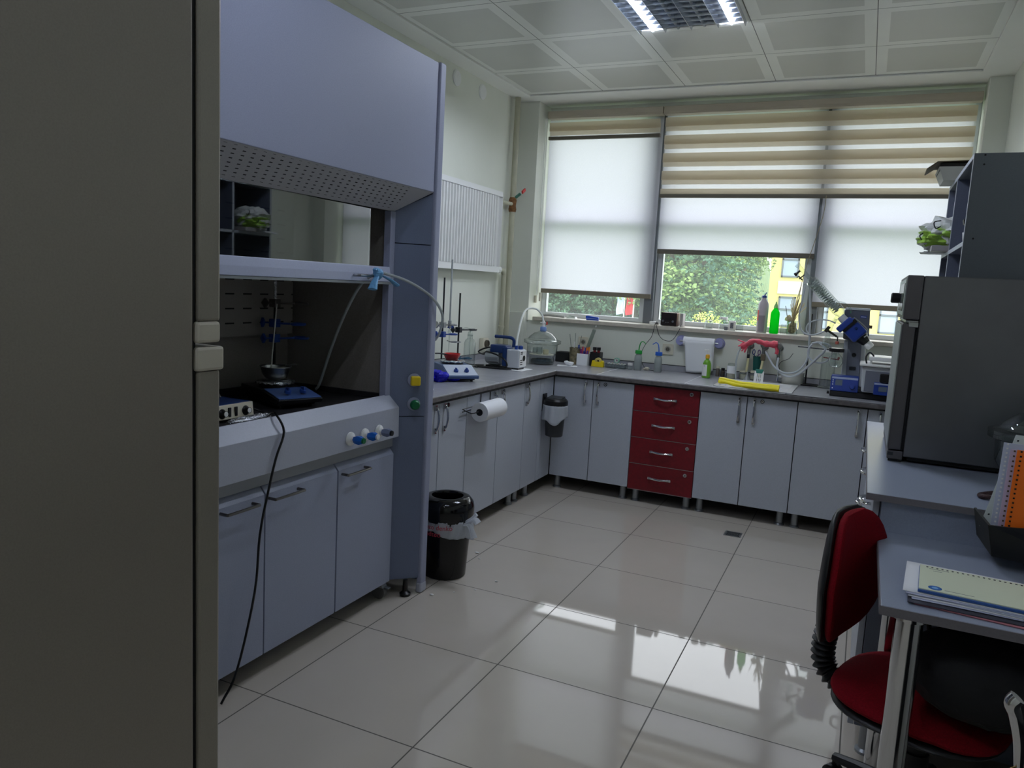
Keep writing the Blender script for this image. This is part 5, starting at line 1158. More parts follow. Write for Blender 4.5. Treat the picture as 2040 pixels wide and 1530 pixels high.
b = B(); b.grid(lambda u, v: V((.852+.0265*sin(-.4+.9*u), 3.86-.0265*cos(-.4+.9*u), ZS+.016+.040*v)), 8, 1); b.build('printed_mark', mat('grey_print', (96, 98, 104), .6, noise=(120, .6)), t)
b = B(); b.box(.882, .925, 3.86, 3.90, ZS, ZS+.058); b.box(.884, .935, 3.858, 3.862, ZS+.046, ZS+.062); tag(b.build('clear_box', m_glassware), 'small clear plastic box right of the white canister', 'box')
b = B(); b.box(.798, .822, 3.85, 3.875, ZS, ZS+.026); tag(b.build('grey_cube', mat('mid_grey', (120, 124, 130), .5), bev=.002), 'little grey block left of the white canister', 'block')
def bigbottle(x, y, r, h, m_, cm, label, tip=False):
    t = thing('plastic_bottle', label, 'bottle', (x, y, ZS)); b = B(smooth=True)
    b.lathe((x, y, ZS), [(r*.9, 0), (r, .006), (r, h*.72), (r*.93, h*.80), (r*.55, h*.90), (r*.42, h*.93), (r*.42, h*.96)], 28); b.build('bottle', m_, t)
    b = B()
    if tip: b.lathe((x, y, ZS+h*.955), [(r*.5, 0), (r*.44, .014), (.004, .02)], 18); b.T = rotm((x, y, ZS+h+.01), 'Y', -1.0); b.box(x-.004, x+.022, y-.008, y+.008, ZS+h+.004, ZS+h+.010)
    else: b.lathe((x, y, ZS+h*.955), [(r*.5, 0), (r*.42, .018), (r*.2, .03), (.004, .045)], 16)
    b.build('cap', cm, t); return t
m_lil = mat('greyish_lilac_plastic', (190, 182, 188), .4)
t = bigbottle(1.058, 3.87, .037, .262, m_lil, m_blue, 'tall greyish white squeeze bottle with an open blue flip cap on the sill', True)
b = B(); b.grid(lambda u, v: V((1.058+.0376*sin(-1.35+.62*u), 3.87-.0376*cos(-1.35+.62*u), ZS+.085+.075*v)), 8, 1); b.build('label', mat('orange_red_print', (214, 84, 66), .5), t)
b = B(); b.grid(lambda u, v: V((1.058+.0376*sin(-.74+1.3*u), 3.87-.0376*cos(-.74+1.3*u), ZS+.008+.115*v)), 10, 1); b.build('lower_label', mat('grey_label', (146, 140, 146), .5), t)
t = bigbottle(1.143, 3.87, .031, .190, fabric('vivid_green_liquid', (40, 240, 80), .65), mat('pale_green_cap', (150, 206, 120), .4), 'bright green squeeze bottle on the sill')
t = thing('glass_beaker', 'clear beaker with brushes and dried stems on the sill', 'beaker', (1.262, 3.885, ZS))
b = B(smooth=True); b.lathe((1.262, 3.885, ZS), [(.034, 0), (.037, .004), (.037, .098), (.0385, .10), (.0355, .098), (.0355, .006), (0, .005)], 28); b.build('beaker', m_glassware, t)
b = B(smooth=True); crumple(b, (1.262, 3.885, ZS+.045), .030, .028, .036, seed=61, amp=.3); tag(b.build('dried_filler', mat('straw_filler', (196, 178, 130), .8, noise=(90, .5))), 'pale tangled filling inside the beaker on the sill', 'filling', kind='stuff')
m_str = mat('dried_straw', (216, 202, 162), .8, noise=(40, .2))
t = thing('dried_stems', 'bunch of cream dried stems standing in the beaker on the sill', 'dried stems', (1.262, 3.885, ZS+.01))
b = B(smooth=True); R = random.Random(9)
for i in range(26):
    a = R.uniform(-.2, .55); h = R.uniform(.12, .20); b.tube([(1.262+R.uniform(-.015, .015), 3.885+R.uniform(-.015, .015), ZS+.07), (1.262+a*.06, 3.885+R.uniform(-.01, .01), ZS+.07+h*.5), (1.262+a*.17, 3.885+R.uniform(-.03, .03), ZS+.07+h)], lambda q: .0018+.004*q, 5, k=2, flat=.4)
b.build('stems', m_str, t)
b = B(smooth=True); b.tube([(1.258, 3.885, ZS+.06), (1.270, 3.89, ZS+.20), (1.296, 3.89, ZS+.36)], lambda q: .010*(1-q*.5), 8, k=3, flat=.5); b.build('tall_reed', m_str, t)
b = B(smooth=True); crumple(b, (1.235, 3.88, ZS+.112), .024, .018, .026, seed=63, amp=.35); b.build('brush_head', m_str, t)
stick('thin_rod', (1.25, 3.88, ZS+.02), (1.205, 3.895, ZS+.20), .0022, m_dark, 'thin dark rod leaning left in the beaker on the sill', 'rod')
b = B(); b.box(1.188, 1.222, 3.86, 3.90, ZS, ZS+.07); tag(b.build('clear_tumbler', m_glassware, bev=.004), 'small square clear glass between the green bottle and the beaker', 'glass')
# ------------------------------------------------------------------ rotary evaporator corner
m_lg = mat('light_grey_casing', (190, 194, 198), .4); m_mg = mat('mid_grey_casing', (112, 116, 128), .45); m_dg = mat('dark_grey_casing', (88, 92, 104), .45)
m_pb = mat('instrument_blue', (30, 58, 140), .35)
rv = thing('rotary_evaporator', 'blue and grey rotary evaporator at the right end of the back counter', 'rotary evaporator', (1.72, 3.38, ZC))
b = B(); b.box(1.575, 1.93, 3.22, 3.60, ZC+.002, ZC+.034); b.box(1.585, 1.92, 3.23, 3.59, ZC+.034, ZC+.046); b.build('base', mat('black_base', (34, 33, 34), .5), rv, .004)
b = B(); b.cyl((1.572, 3.24, ZC+.02), (1.558, 3.24, ZC+.02), .010, n=12); b.build('levelling_knob', m_black, rv)
b = B(); b.prism([(1.575, 3.215, ZC+.036), (1.575, 3.238, ZC+.128), (1.575, 3.34, ZC+.128), (1.575, 3.34, ZC+.036)], (.158, 0, 0)); cp = b.build('control_unit', m_pb, rv, .004)
nrm2 = V((0, -.97, .243)).normalized()
def on_panel(x, z):
    t = (z-(ZC+.036))/.092; return V((x, 3.215+.023*t-.0008, z))
b = B(); b.add([on_panel(1.602, ZC+.070), on_panel(1.642, ZC+.070), on_panel(1.642, ZC+.105), on_panel(1.602, ZC+.105)], [(0, 1, 2, 3)]); b.build('display', mat('lcd_grey', (96, 108, 122), .2), cp)
b = B(); b.lathe(on_panel(1.700, ZC+.068), [(.016, 0), (.014, .016), (0, .017)], 20, nrm2); b.build('knob', m_pb, cp)
b = B(); b.add([on_panel(1.580, ZC+.110), on_panel(1.728, ZC+.110), on_panel(1.728, ZC+.122), on_panel(1.580, ZC+.122)], [(0, 1, 2, 3)]); b.build('label_strip', mat('pale_strip', (160, 172, 200), .4), cp)
for z in (.052, .075, .088, .1):
    b = B(); b.lathe(on_panel(1.588, ZC+z), [(.0035, 0), (0, .001)], 8, nrm2); b.build('button', m_white, cp)
b = B(); b.prism([(1.625, 3.46, ZC+.046), (1.62, 3.46, 1.19), (1.75, 3.46, 1.19), (1.765, 3.46, ZC+.046)], (0, .10, 0)); b.build('column', m_lg, rv, .006)
b = B(); b.prism([(1.655, 3.452, ZC+.046), (1.645, 3.452, 1.19), (1.725, 3.452, 1.19), (1.735, 3.452, ZC+.046)], (0, .01, 0)); b.build('column_front', m_mg, rv, .002)
b = B(); b.lathe((1.688, 3.450, 1.10), [(.013, 0), (.011, -.004), (0, -.004)], 20, (0, 1, 0)); b.build('round_plug', m_black, rv)
b = B(); b.box(1.668, 1.706, 3.444, 3.455, 1.005, 1.026); b.build('latch', m_dark, rv, .003)
b = B(); b.prism([(1.605, 3.445, 1.385), (1.752, 3.445, 1.392), (1.765, 3.445, 1.195), (1.69, 3.445, 1.18), (1.612, 3.445, 1.20)], (0, .12, 0)); hd = b.build('lift_head', m_dg, rv, .005)
b = B(); b.box(1.61, 1.755, 3.440, 3.565, 1.385, 1.40); b.build('head_cap', m_lg, hd, .003)
b = B(); b.box(1.700, 1.738, 3.4425, 3.446, 1.338, 1.354); b.build('blue_label', m_pb, hd)
b = B(); b.box(1.704, 1.734, 3.4415, 3.443, 1.344, 1.348); b.build('label_mark', m_white, hd)
b = B(); b.box(1.757, 1.775, 3.46, 3.48, 1.275, 1.295); b.build('side_knob', mat('brown_knob', (110, 88, 60), .5), hd, .002)
# drive unit tilted
Td = Matrix.Translation((1.672, 3.375, 1.262)) @ Matrix.Rotation(radians(43), 4, 'Y')      # local x runs down to the right
b = B(Td); b.box(-.062, .060, -.050, .060, -.052, .052); du = b.build('drive_unit', m_pb, rv, .012, 3)
b = B(Td); b.box(-.080, -.040, -.058, .04, -.070, .040); b.build('drive_shoulder', m_pb, du, .010, 3)
b = B(Td); b.box(-.052, -.026, -.056, -.048, -.048, .052); b.build('black_band', m_black, du, .002)
b = B(Td); b.lathe((.058, 0, 0), [(.042, 0), (.036, .02), (.028, .045), (.024, .052)], 20, (1, 0, 0)); b.build('collar', m_black, du)
b = B(Td); b.lathe((.108, 0, 0), [(.020, 0), (.024, .006), (.024, .036), (.020, .042), (0, .042)], 20, (1, 0, 0)); b.build('white_knob', m_white, du)
b = B(Td); b.lathe((.0, -.051, .018), [(.008, 0), (.007, -.004), (0, -.004)], 12, (0, 1, 0)); b.build('button', m_dblue, du)
b = B(Td, smooth=True); b.tube([(-.06, -.055, .055), (-.01, -.058, .060), (.05, -.058, .060), (.072, -.055, .035), (.072, -.05, .015)], .004, 6, k=3); b.build('wire_bail', m_steel, du)
b = B(Td); b.lathe((-.118, 0, 0), [(.022, 0), (.026, .02), (.026, .045)], 18, (1, 0, 0)); b.build('coupling', m_lg, du)
# condenser (one glass assembly)
Tc = Matrix.Translation((1.575, 3.385, 1.372)) @ Matrix.Rotation(radians(-134.5), 4, 'Y')   # local x points up-left
cd_ = None
b = B(Tc, smooth=True); b.lathe((0, 0, 0), [(.012, -.06), (.020, -.03), (.034, .0), (.0365, .012), (.0365, .245), (.030, .262), (.014, .274), (.013, .38), (.017, .384), (.017, .40)], 26, (1, 0, 0), cap0=False, cap1=False)
cg = b.build('condenser', m_glassware, rv)
m_coil = thin_glass('coil_glass', (236, 241, 240), (130, 142, 140), .5)
for (R, off, nn) in ((.026, 0, 15), (.014, .5, 17)):
    b = B(Tc, smooth=True); b.tube([(.01+.235*i/(nn*10), R*cos(i*2*pi/10+off), R*sin(i*2*pi/10+off)) for i in range(nn*10+1)], .0036, 6); b.build('coil', mat('bright_coil', (214, 222, 220), .12, trans=.45, ior=1.25, spec=.8), cg)
b = B(Tc, smooth=True); b.tube([(.05, .0, -.034), (.02, 0, -.055), (-.03, 0, -.060), (-.055, 0, -.045)], .006, 8, k=3); b.tube([(.25, 0, .02), (.262, 0, .035), (.268, 0, .05)], .006, 8); b.build('side_arm', m_glassware, cg)
b = B(Tc, smooth=True); b.cyl((.355, 0, .012), (.355, 0, .045), .007, n=8); b.lathe((.355, 0, .04), [(.012, 0), (.012, .014), (0, .015)], 10, (0, 0, 1)); b.build('stopcock_key', m_black, cg)
b = B(Tc, smooth=True); b.cyl((.318, 0, .01), (.318, 0, .05), .004, n=8); b.box(.30, .335, -.005, .005, .036, .044); b.build('clip', m_black, cg)
# lower glass: vapour duct, receiver neck, clamps
b = B(smooth=True); b.tube([(1.57, 3.385, 1.345), (1.545, 3.385, 1.30), (1.53, 3.385, 1.25), (1.52, 3.385, 1.20)], .014, 14, k=3); b.lathe((1.515, 3.385, 1.135), [(.020, 0), (.024, .03), (.022, .06), (.015, .075)], 18, (.12, 0, 1), cap0=False, cap1=False); b.tube([(1.55, 3.385, 1.315), (1.60, 3.385, 1.30), (1.63, 3.38, 1.295)], .012, 12, k=2); b.build('receiver_neck', m_glassware, rv)
b = B(smooth=True); b.lathe((1.585, 3.40, 1.055), [(.0, -.045), (.030, -.036), (.045, -.008), (.040, .025), (.018, .048), (.014, .07)], 24, cap0=False, cap1=False); b.build('receiving_flask', m_glassware, rv)
b = B(); b.lathe((1.585, 3.40, 1.115), [(.045, 0), (.046, .022), (.040, .024)], 20); b.build('black_band', m_black, rv)
b = B(); b.T = rotm((1.54, 3.37, 1.235), 'Y', .55); b.box(1.500, 1.585, 3.355, 3.375, 1.230, 1.243); b.box(1.50, 1.52, 3.35, 3.38, 1.222, 1.262); b.T = None; b.cyl((1.583, 3.365, 1.215), (1.583, 3.365, 1.18), .004, n=8); b.build('joint_clip', mat('dark_olive_metal', (66, 64, 58), .4, .7), rv, .001)
b = B(); b.lathe((1.583, 3.365, 1.165), [(.011, 0), (.011, .016), (.005, .02)], 12); b.build('rust_knob', mat('terracotta_knob', (170, 90, 76), .5), rv)
# heating bath
b = B(); b.prism([(1.752, 3.19, ZC+.046), (1.742, 3.19, 1.055), (2.02, 3.19, 1.055), (2.02, 3.19, ZC+.046)], (0, .30, 0)); bt = b.build('heating_bath', m_lg, rv, .010, 3)
b = B(); b.box(1.728, 2.035, 3.175, 3.505, 1.055, 1.070); b.build('bath_rim', m_white, bt, .006, 3)
b = B(); b.box(1.765, 2.01, 3.184, 3.19, ZC+.055, 1.03); b.build('bath_front', m_mg, bt, .002)
b = B(); b.box(1.818, 1.96, 3.166, 3.186, ZC+.040, ZC+.115); q = b.build('bath_control', m_pb, bt, .003)
b = B(); b.box(1.845, 1.89, 3.1645, 3.1665, ZC+.062, ZC+.092); b.build('display', mat('lcd_grey', (96, 108, 122)), q); b = B(); b.box(1.82, 1.958, 3.1645, 3.1665, ZC+.102, ZC+.112); b.build('label_strip', mat('pale_strip', (160, 172, 200)), q)
b = B(); b.box(1.845, 1.93, 3.155, 3.184, ZC+.118, ZC+.170); b.build('bath_handle', m_black, bt, .008, 3)
b = B(); b.box(1.775, 2.02, 3.20, 3.42, 1.090, 1.115); tag(b.build('flat_white_plate', m_white, bev=.004), 'flat white plate resting above the heating bath', 'plate')
b = B(smooth=True)
for (x, y) in ((1.79, 3.22), (1.99, 3.22), (1.79, 3.40), (1.99, 3.40)): b.cyl((x, y, 1.069), (x, y, 1.091), .006, n=8)
b.build('lid_stand_off', m_white, bt)
b = B(smooth=True); b.tube([(1.765, 3.22, 1.07), (1.758, 3.215, 1.11), (1.775, 3.215, 1.138), (1.795, 3.22, 1.125), (1.80, 3.22, 1.115)], .005, 8, k=4); b.build('bath_hose', m_dark, bt)
# black stand behind with glass cylinder
s3 = stand(1.40, 3.705, ZC, .49, m_blackm, 'tall black stand rod between the white tub and the rotary evaporator')
b = B(); b.cyl((1.33, 3.69, 1.113), (1.60, 3.69, 1.105), .004, n=8); b.build('cross_rod', m_dark, s3)
b = B(); b.cyl((1.50, 3.66, 1.055), (1.60, 3.65, 1.048), .0035, n=8); b.lathe((1.596, 3.64, 1.060), [(.008, 0), (.008, .012), (0, .012)], 10, (0, -1, 0)); b.build('thin_rod', mat('red_tipped', (150, 60, 56), .4), s3)
t = thing('glass_cylinder', 'wide tall clear glass cylinder standing behind the rotary evaporator', 'glass cylinder', (1.535, 3.66, ZC))
b = B(smooth=True); b.lathe((1.535, 3.66, ZC), [(.055, 0), (.058, .004), (.048, .012), (.045, .02), (.045, .235), (.049, .24)], 28, cap1=False); b.build('cylinder', m_glassware, t)
b = B(); b.box(1.49, 1.60, 3.60, 3.64, 1.098, 1.106); tag(b.build('white_tray_edge', m_white), 'thin white plate behind the hoses', 'plate'); bpy.data.objects['white_tray_edge'].parent = t; bpy.data.objects['white_tray_edge'].location = V(bpy.data.objects['white_tray_edge'].location) - wloc(t); del bpy.data.objects['white_tray_edge']['category']
m_hw = mat('white_translucent_hose', (206, 212, 218), .25, trans=.2, ior=1.2)
def hose(pts, r, label, m_=None):
    b = B(smooth=True); b.tube(pts, r, 10, k=7); tag(b.build('water_hose', m_ or m_hw), label, 'hose')
hose([(1.125, 3.665, 1.06), (1.155, 3.64, 1.02), (1.20, 3.60, .965), (1.27, 3.57, .935), (1.345, 3.56, .950), (1.395, 3.55, 1.01), (1.412, 3.53, 1.09), (1.408, 3.50, 1.20), (1.40, 3.46, 1.35), (1.385, 3.42, 1.50), (1.372, 3.395, 1.565)], .0068, 'clear hose climbing from the middle tap to the top of the condenser')
hose([(1.212, 3.665, 1.025), (1.215, 3.62, .965), (1.25, 3.58, .925), (1.31, 3.55, .915), (1.37, 3.52, .945), (1.42, 3.49, 1.00), (1.47, 3.46, 1.06), (1.505, 3.42, 1.10), (1.52, 3.40, 1.13)], .0075, 'thick clear hose sagging from the right tap up to the receiver neck')
hose([(1.355, 3.42, 1.52), (1.345, 3.43, 1.42), (1.335, 3.45, 1.32), (1.355, 3.46, 1.24), (1.40, 3.45, 1.21), (1.45, 3.43, 1.215), (1.51, 3.40, 1.245)], .0055, 'thin clear hose hanging from the condenser neck to the joint clip')
hose([(1.52, 3.42, 1.13), (1.46, 3.45, 1.165), (1.415, 3.47, 1.12), (1.42, 3.48, 1.06), (1.47, 3.48, 1.03), (1.53, 3.46, 1.045), (1.56, 3.44, 1.10), (1.54, 3.42, 1.15), (1.48, 3.44, 1.165), (1.43, 3.46, 1.155)], .006, 'clear hose coiled in a ring before the glass cylinder')
hose([(1.41, 3.50, 1.20), (1.385, 3.50, 1.24), (1.40, 3.48, 1.285), (1.46, 3.46, 1.31), (1.52, 3.43, 1.31), (1.56, 3.41, 1.295)], .0045, 'thin clear hose arching behind the condenser foot')

# ------------------------------------------------------------------ right side: oven, shelves
ov = thing('laboratory_oven', 'large brushed steel laboratory oven on the side bench', 'oven', (2.12, 1.46, .87))
m_ov = mat('oven_steel', (112, 112, 116), .30, .85, noise=(3.5, .10), bump=(400, .02)); m_ovd = mat('oven_door_steel', (96, 93, 96), .42, .7, noise=(300, .05)); m_ovf = mat('oven_front_steel', (176, 182, 182), .35, .6, noise=(300, .04))
b = B(); b.box(1.905, 2.385, 1.172, 1.755, .892, 1.542); b.build('casing', m_ov, ov, .003)
b = B(); b.box(1.852, 1.904, 1.172, 1.755, 1.386, 1.543); hp = b.build('control_head', m_ovd, ov, .004)
b = B(); b.box(1.849, 1.853, 1.19, 1.74, 1.40, 1.53); b.build('control_panel', m_ovf, hp, .001)
b = B(); b.prism([(1.847, 1.24, 1.415), (1.8495, 1.24, 1.415), (1.8495, 1.24, 1.515), (1.847, 1.24, 1.515)], (0, .34, 0)); b.build('panel_window', mat('smoked_panel', (70, 72, 76), .2), hp)
b = B(); b.lathe((1.848, 1.50, 1.462), [(.018, 0), (.020, -.008), (.020, -.03), (.016, -.034), (0, -.034)], 20, (1, 0, 0)); b.build('control_knob', m_black, hp)
b = B(); b.box(1.853, 1.896, 1.173, 1.752, .914, 1.372); dr = b.build('door', m_ovd, ov, .004)
b = B(); b.box(1.849, 1.853, 1.18, 1.745, .92, 1.365); b.build('door_skin', m_ovf, dr, .001)
b = B(); b.box(1.862, 1.903, 1.180, 1.74, 1.374, 1.384); b.box(1.872, 1.903, 1.168, 1.185, 1.360, 1.378); b.build('hinge', m_steel, ov, .002)
b = B(); b.box(1.897, 1.904, 1.18, 1.75, .914, 1.372); b.build('door_seal', m_gasket, ov)
b = B(); b.box(1.853, 1.904, 1.172, 1.755, .880, .910); b.build('plinth', m_ovd, ov, .002)
b = B(); b.box(1.8535, 1.872, 1.1705, 1.1722, .893, .905); b.build('hinge_cap', m_dark, ov)
for (x, y) in ((1.88, 1.20), (1.88, 1.72), (2.33, 1.20), (2.33, 1.72)):
    b = B(); b.box(x-.022, x+.022, y-.022, y+.022, .8705, .892); b.build('foot', m_black, ov)
b = B(); b.box(1.92, 2.38, 1.185, 1.745, .878, .892); b.build('underside', m_gasket, ov)
su = thing('shelf_unit', 'grey open shelf unit on the right wall above the oven', 'shelf unit', (2.23, 2.3, 1.25))
m_sh = mat('shelf_grey_board', (98, 104, 110), .5, noise=(240, .05)); m_shl = mat('shelf_edge_band', (170, 174, 182), .4)
m_shb = mat('shelf_blue_grey', (102, 108, 126), .45, noise=(240, .05))
Ya, Yb, Xa, Z0, Z1 = 1.77, 2.80, 2.062, 1.25, 2.060
b = B(); b.box(Xa, 2.395, Ya, Ya+.018, Z0, Z1); b.build('side_panel', m_sh, su, .001)
b = B(); b.box(Xa, 2.395, Yb-.018, Yb, Z0, Z1); b.build('side_panel', m_shb, su, .001)
b = B(); b.box(Xa+.001, 2.394, Ya+.018, Yb-.018, Z1-.018, Z1); b.build('top_board', m_sh, su, .001)
b = B(); b.box(Xa+.001, 2.394, Ya+.018, Yb-.018, Z0, Z0+.018); b.build('bottom_board', m_sh, su, .001)
b = B(); b.box(Xa+.001, 2.394, Ya+.018, Yb-.018, 1.690, 1.708); b.build('shelf', m_shb, su, .001)
b = B(); b.box(Xa+.001, 2.394, 2.385, 2.403, Z0+.018, 1.690); b.box(Xa+.001, 2.394, 2.385, 2.403, 1.708, Z1-.018); b.build('divider', m_shb, su, .001)
b = B(); b.box(2.388, 2.394, Ya+.018, Yb-.018, Z0+.018, Z1-.018); b.build('back_panel', m_shb, su)
for (y0, y1, z0, z1) in ((Ya, Ya+.018, Z0, Z1), (Yb-.018, Yb, Z0, Z1), (2.385, 2.403, Z0, Z1), (Ya+.018, Yb-.018, Z1-.018, Z1), (Ya+.018, Yb-.018, 1.690, 1.708), (Ya+.018, Yb-.018, Z0, Z0+.018)):
    b = B(); b.box(Xa-.001, Xa+.001, y0, y1, z0, z1); b.build('edge_band', m_shl, su)
for (x, z) in ((2.10, 2.052), (2.10, 2.015), (2.095, 1.72), (2.36, 2.02)):
    b = B(); b.lathe((x, Ya, z), [(.004, 0), (.004, -.0006), (0, -.0006)], 10, (0, 1, 0)); b.build('screw_cap', m_blackm, su)
t = thing('cardboard_carton', 'open grey carton with dark brown flaps on top of the shelf unit', 'carton', (2.18, 2.55, Z1))
b = B(); b.add([(2.01, 2.52, Z1), (2.32, 2.52, Z1), (2.32, 2.74, Z1), (2.01, 2.74, Z1), (1.985, 2.50, Z1+.062), (2.34, 2.50, Z1+.062), (2.34, 2.76, Z1+.062), (1.985, 2.76, Z1+.062)], [(0, 3, 2, 1), (0, 1, 5, 4), (1, 2, 6, 5), (2, 3, 7, 6), (3, 0, 4, 7)], False); b.build('carton_body', mat('grey_board', (182, 182, 174), .7), t, thick=.004)
m_brn = mat('dark_brown_board', (78, 66, 44), .7)
b = B(); b.add([(1.975, 2.49, Z1+.085), (1.975, 2.77, Z1+.088), (1.935, 2.77, Z1+.060), (1.930, 2.49, Z1+.050)], [(0, 1, 2, 3)], False); b.add([(1.975, 2.49, Z1+.085), (2.34, 2.49, Z1+.094), (2.34, 2.77, Z1+.094), (1.975, 2.77, Z1+.088)], [(0, 1, 2, 3)], False); b.build('flap', m_brn, t, thick=.004)
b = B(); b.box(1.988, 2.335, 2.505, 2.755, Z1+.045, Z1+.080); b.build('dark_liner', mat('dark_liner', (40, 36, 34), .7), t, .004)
t = thing('plastic_bag', 'white and lime green plastic bag bulging out of the far shelf compartment', 'plastic bag', (2.05, 2.55, 1.708))
b = B(smooth=True)
def bagd(d): return 1+.10*sin(d.x*9+d.z*7)+.07*sin(d.y*13+d.z*11)+.05*sin(d.z*23)
b.ell((2.085, 2.60, 1.800), .15, .13, .088, 36, 24, bagd); b.build('bag_body', mat('white_grey_film', (196, 198, 196), .35, bump=(26, .9)), t)
b = B(smooth=True); b.ell((2.055, 2.585, 1.785), .122, .118, .055, 30, 18, bagd); b.build('green_print', mat('lime_film', (146, 186, 70), .35, bump=(26, .8)), t)
b = B(smooth=True); b.tube([(2.02, 2.50, 1.86), (1.99, 2.48, 1.85), (2.0, 2.475, 1.82), (2.02, 2.48, 1.83)], .003, 6, k=4); b.tube([(1.95, 2.52, 1.80), (1.935, 2.51, 1.785), (1.945, 2.50, 1.765)], .003, 6, k=3); b.build('printed_squiggle', m_dark, t)
t = thing('paper_stack', 'small stack of white papers and a grey box under the plastic bag', 'papers', (2.03, 2.52, 1.708))
b = B(); b.box(1.99, 2.22, 2.44, 2.56, 1.709, 1.735); b.build('grey_box', mat('light_grey_card', (160, 156, 156)), t, .001)
for i in range(4):
    b = B(); b.T = rotm((2.02, 2.7, 1.71), 'Z', .1*i-.1); b.box(1.955+.012*i, 2.22, 2.60, 2.76, 1.7085+.004*i, 1.711+.004*i); b.build('sheet', m_paper, t)
t = thing('black_gadget', 'black angular device in the near shelf compartment', 'device', (2.12, 1.99, 1.78))
b = B(); b.prism([(2.068, 1.94, 1.815), (2.13, 1.94, 1.81), (2.16, 1.94, 1.775), (2.10, 1.94, 1.788), (2.072, 1.94, 1.793)], (0, .05, 0)); b.build('body', m_black, t, .004)
b = B(); b.cyl((2.14, 1.965, 1.7085), (2.14, 1.965, 1.79), .008, n=10); b.build('stem', m_dark, t)
t = thing('white_mug', 'small white plastic cup in the near shelf compartment', 'cup', (2.09, 1.90, 1.708))
b = B(smooth=True); b.lathe((2.092, 1.90, 1.709), [(.020, 0), (.026, .045), (.024, .045), (.018, .003), (0, .003)], 22); b.build('cup', m_white, t)
b = B(); b.box(2.105, 2.135, 1.93, 1.96, 1.709, 1.765); tag(b.build('white_box', m_white, bev=.002), 'little white box right behind the white cup on the shelf', 'box')

# ------------------------------------------------------------------ on the bench and desk
desiccator(2.272, .972, .870, 1.04, 'clear glass desiccator with a domed lid beside the steel oven', knob=False, fill=False)
b = B(smooth=True); b.tube([(2.20, .86, .876), (2.15, .83, .877), (2.105, .77, .878), (2.112, .745, .879), (2.15, .75, .880), (2.20, .765, .879)], .0095, 10, k=6, flat=.75); tag(b.build('brown_strap', mat('dark_brown_leather', (58, 34, 34), .5, bump=(200, .4))), 'dark brown braided strap on the side bench', 'strap')
# file holder and notebooks
fh = thing('file_holder', 'black angled holder standing on the desk at the right edge', 'holder', (2.26, .5, .75))
b = B(); b.prism([(2.106, .45, .790), (2.16, .44, .785), (2.385, .43, .785), (2.385, .60, .795), (2.09, .60, .795)], (0, 0, .004)); b.build('tray', m_black, fh)
b = B(); b.add([(2.105, .445, .785), (2.385, .41, .775), (2.385, .41, .868), (2.18, .425, .880), (2.13, .435, .872), (2.088, .445, .868)], [(0, 1, 2, 3, 4, 5)], False); b.build('front_plate', m_black, fh, thick=.006)
b = B(); b.add([(2.105, .445, .785), (2.088, .445, .868), (2.068, .575, .880), (2.085, .59, .80)], [(0, 1, 2, 3)], False); b.build('side_plate', mat('olive_black', (40, 40, 36), .6), fh, thick=.006)
b = B(); b.lathe((2.265, .50, .7505), [(.075, 0), (.078, .008), (.06, .018), (.02, .022), (.018, .045)], 30); b.build('round_foot', m_black, fh)
def notebook(p, u, w, v, h, th, m_, label, holes, hm, name='notebook'):
    """thin upright book: origin p, width along u, height along v"""
    p = V(p); u = V(u).normalized(); v = V(v).normalized(); n = u.cross(v).normalized()
    t = thing(name, label, 'notebook', p)
    b = B(); b.prism([p, p+u*w, p+u*w+v*h, p+v*h], n*-th); b.build('cover', m_, t, .0008)
    b = B()
    for i in range(holes):
        q = p+v*(h*(i+.7)/holes)+u*.010; s = .0022
        for sgn in (1,): b.prism([q-u*s-v*s, q+u*s-v*s, q+u*s+v*s, q-u*s+v*s], n*.0012)
    b.build('binding_holes', hm, t); return t
m_or = mat('orange_cover', (238, 112, 16), .45); m_tl = mat('clear_cover', (190, 196, 214), .3); m_lp = mat('lilac_cover', (196, 180, 206), .4)
upv = (.03, .05, 1)
notebook((2.122, .455, .80), (1, -.10, 0), .255, upv, .275, .004, m_or, 'orange spiral notebook, front one in the black holder', 22, m_black)
notebook((2.110, .475, .80), (1, -.10, 0), .265, upv, .272, .004, m_lp, 'lilac grey spiral notebook just behind the orange one', 20, m_brn)
notebook((2.096, .495, .80), (1, -.10, 0), .275, upv, .285, .003, m_tl, 'clear-covered spiral notebook behind the lilac one', 24, m_white)
notebook((2.078, .530, .84), (1, -.10, 0), .27, (.22, .08, 1), .27, .002, mat('milky_sleeve', (204, 210, 206), .3), 'milky punched plastic sleeve leaning at the back of the holder', 5, m_dark)
# stack of papers on the desk
def sheet(c, rz, w, d, z, h, m_, label, name, cat='paper', curl=0):
    b = B(); T = loc_T(c[0], c[1], z, rz)
    b.grid(lambda u, v: T @ V(((u-.5)*w, (v-.5)*d, curl*(sin(pi*u)*.5+.3*sin(3*u+v*2)))), 10, 6); o = b.build(name, m_, thick=h, loc=(c[0], c[1], z)); return tag(o, label, cat)
m_lil2 = mat('lilac_white_paper', (196, 200, 226), .6)
R9 = .0
sheet((2.085, .150), -.12, .34, .24, .7525, .003, mat('pink_folder', (188, 120, 130), .5), 'pink folder at the bottom of the paper stack on the desk', 'pink_folder', 'folder')
sheet((2.070, .160), -.06, .35, .25, .7560, .002, mat('dark_folder', (60, 60, 74), .5), 'dark folder near the bottom of the paper stack', 'dark_folder', 'folder')
for i in range(5):
    sheet((2.075-.004*i, .172+.003*i), -.05-.03*(i % 3), .345, .235, .7590+.0026*i, .0016, (m_lil2, m_paper, m_tl)[i % 3], ('lowest', 'second lowest', 'middle', 'second highest', 'highest')[i]+' loose white sheet under the cream notepad', 'paper_sheet', curl=.0012)
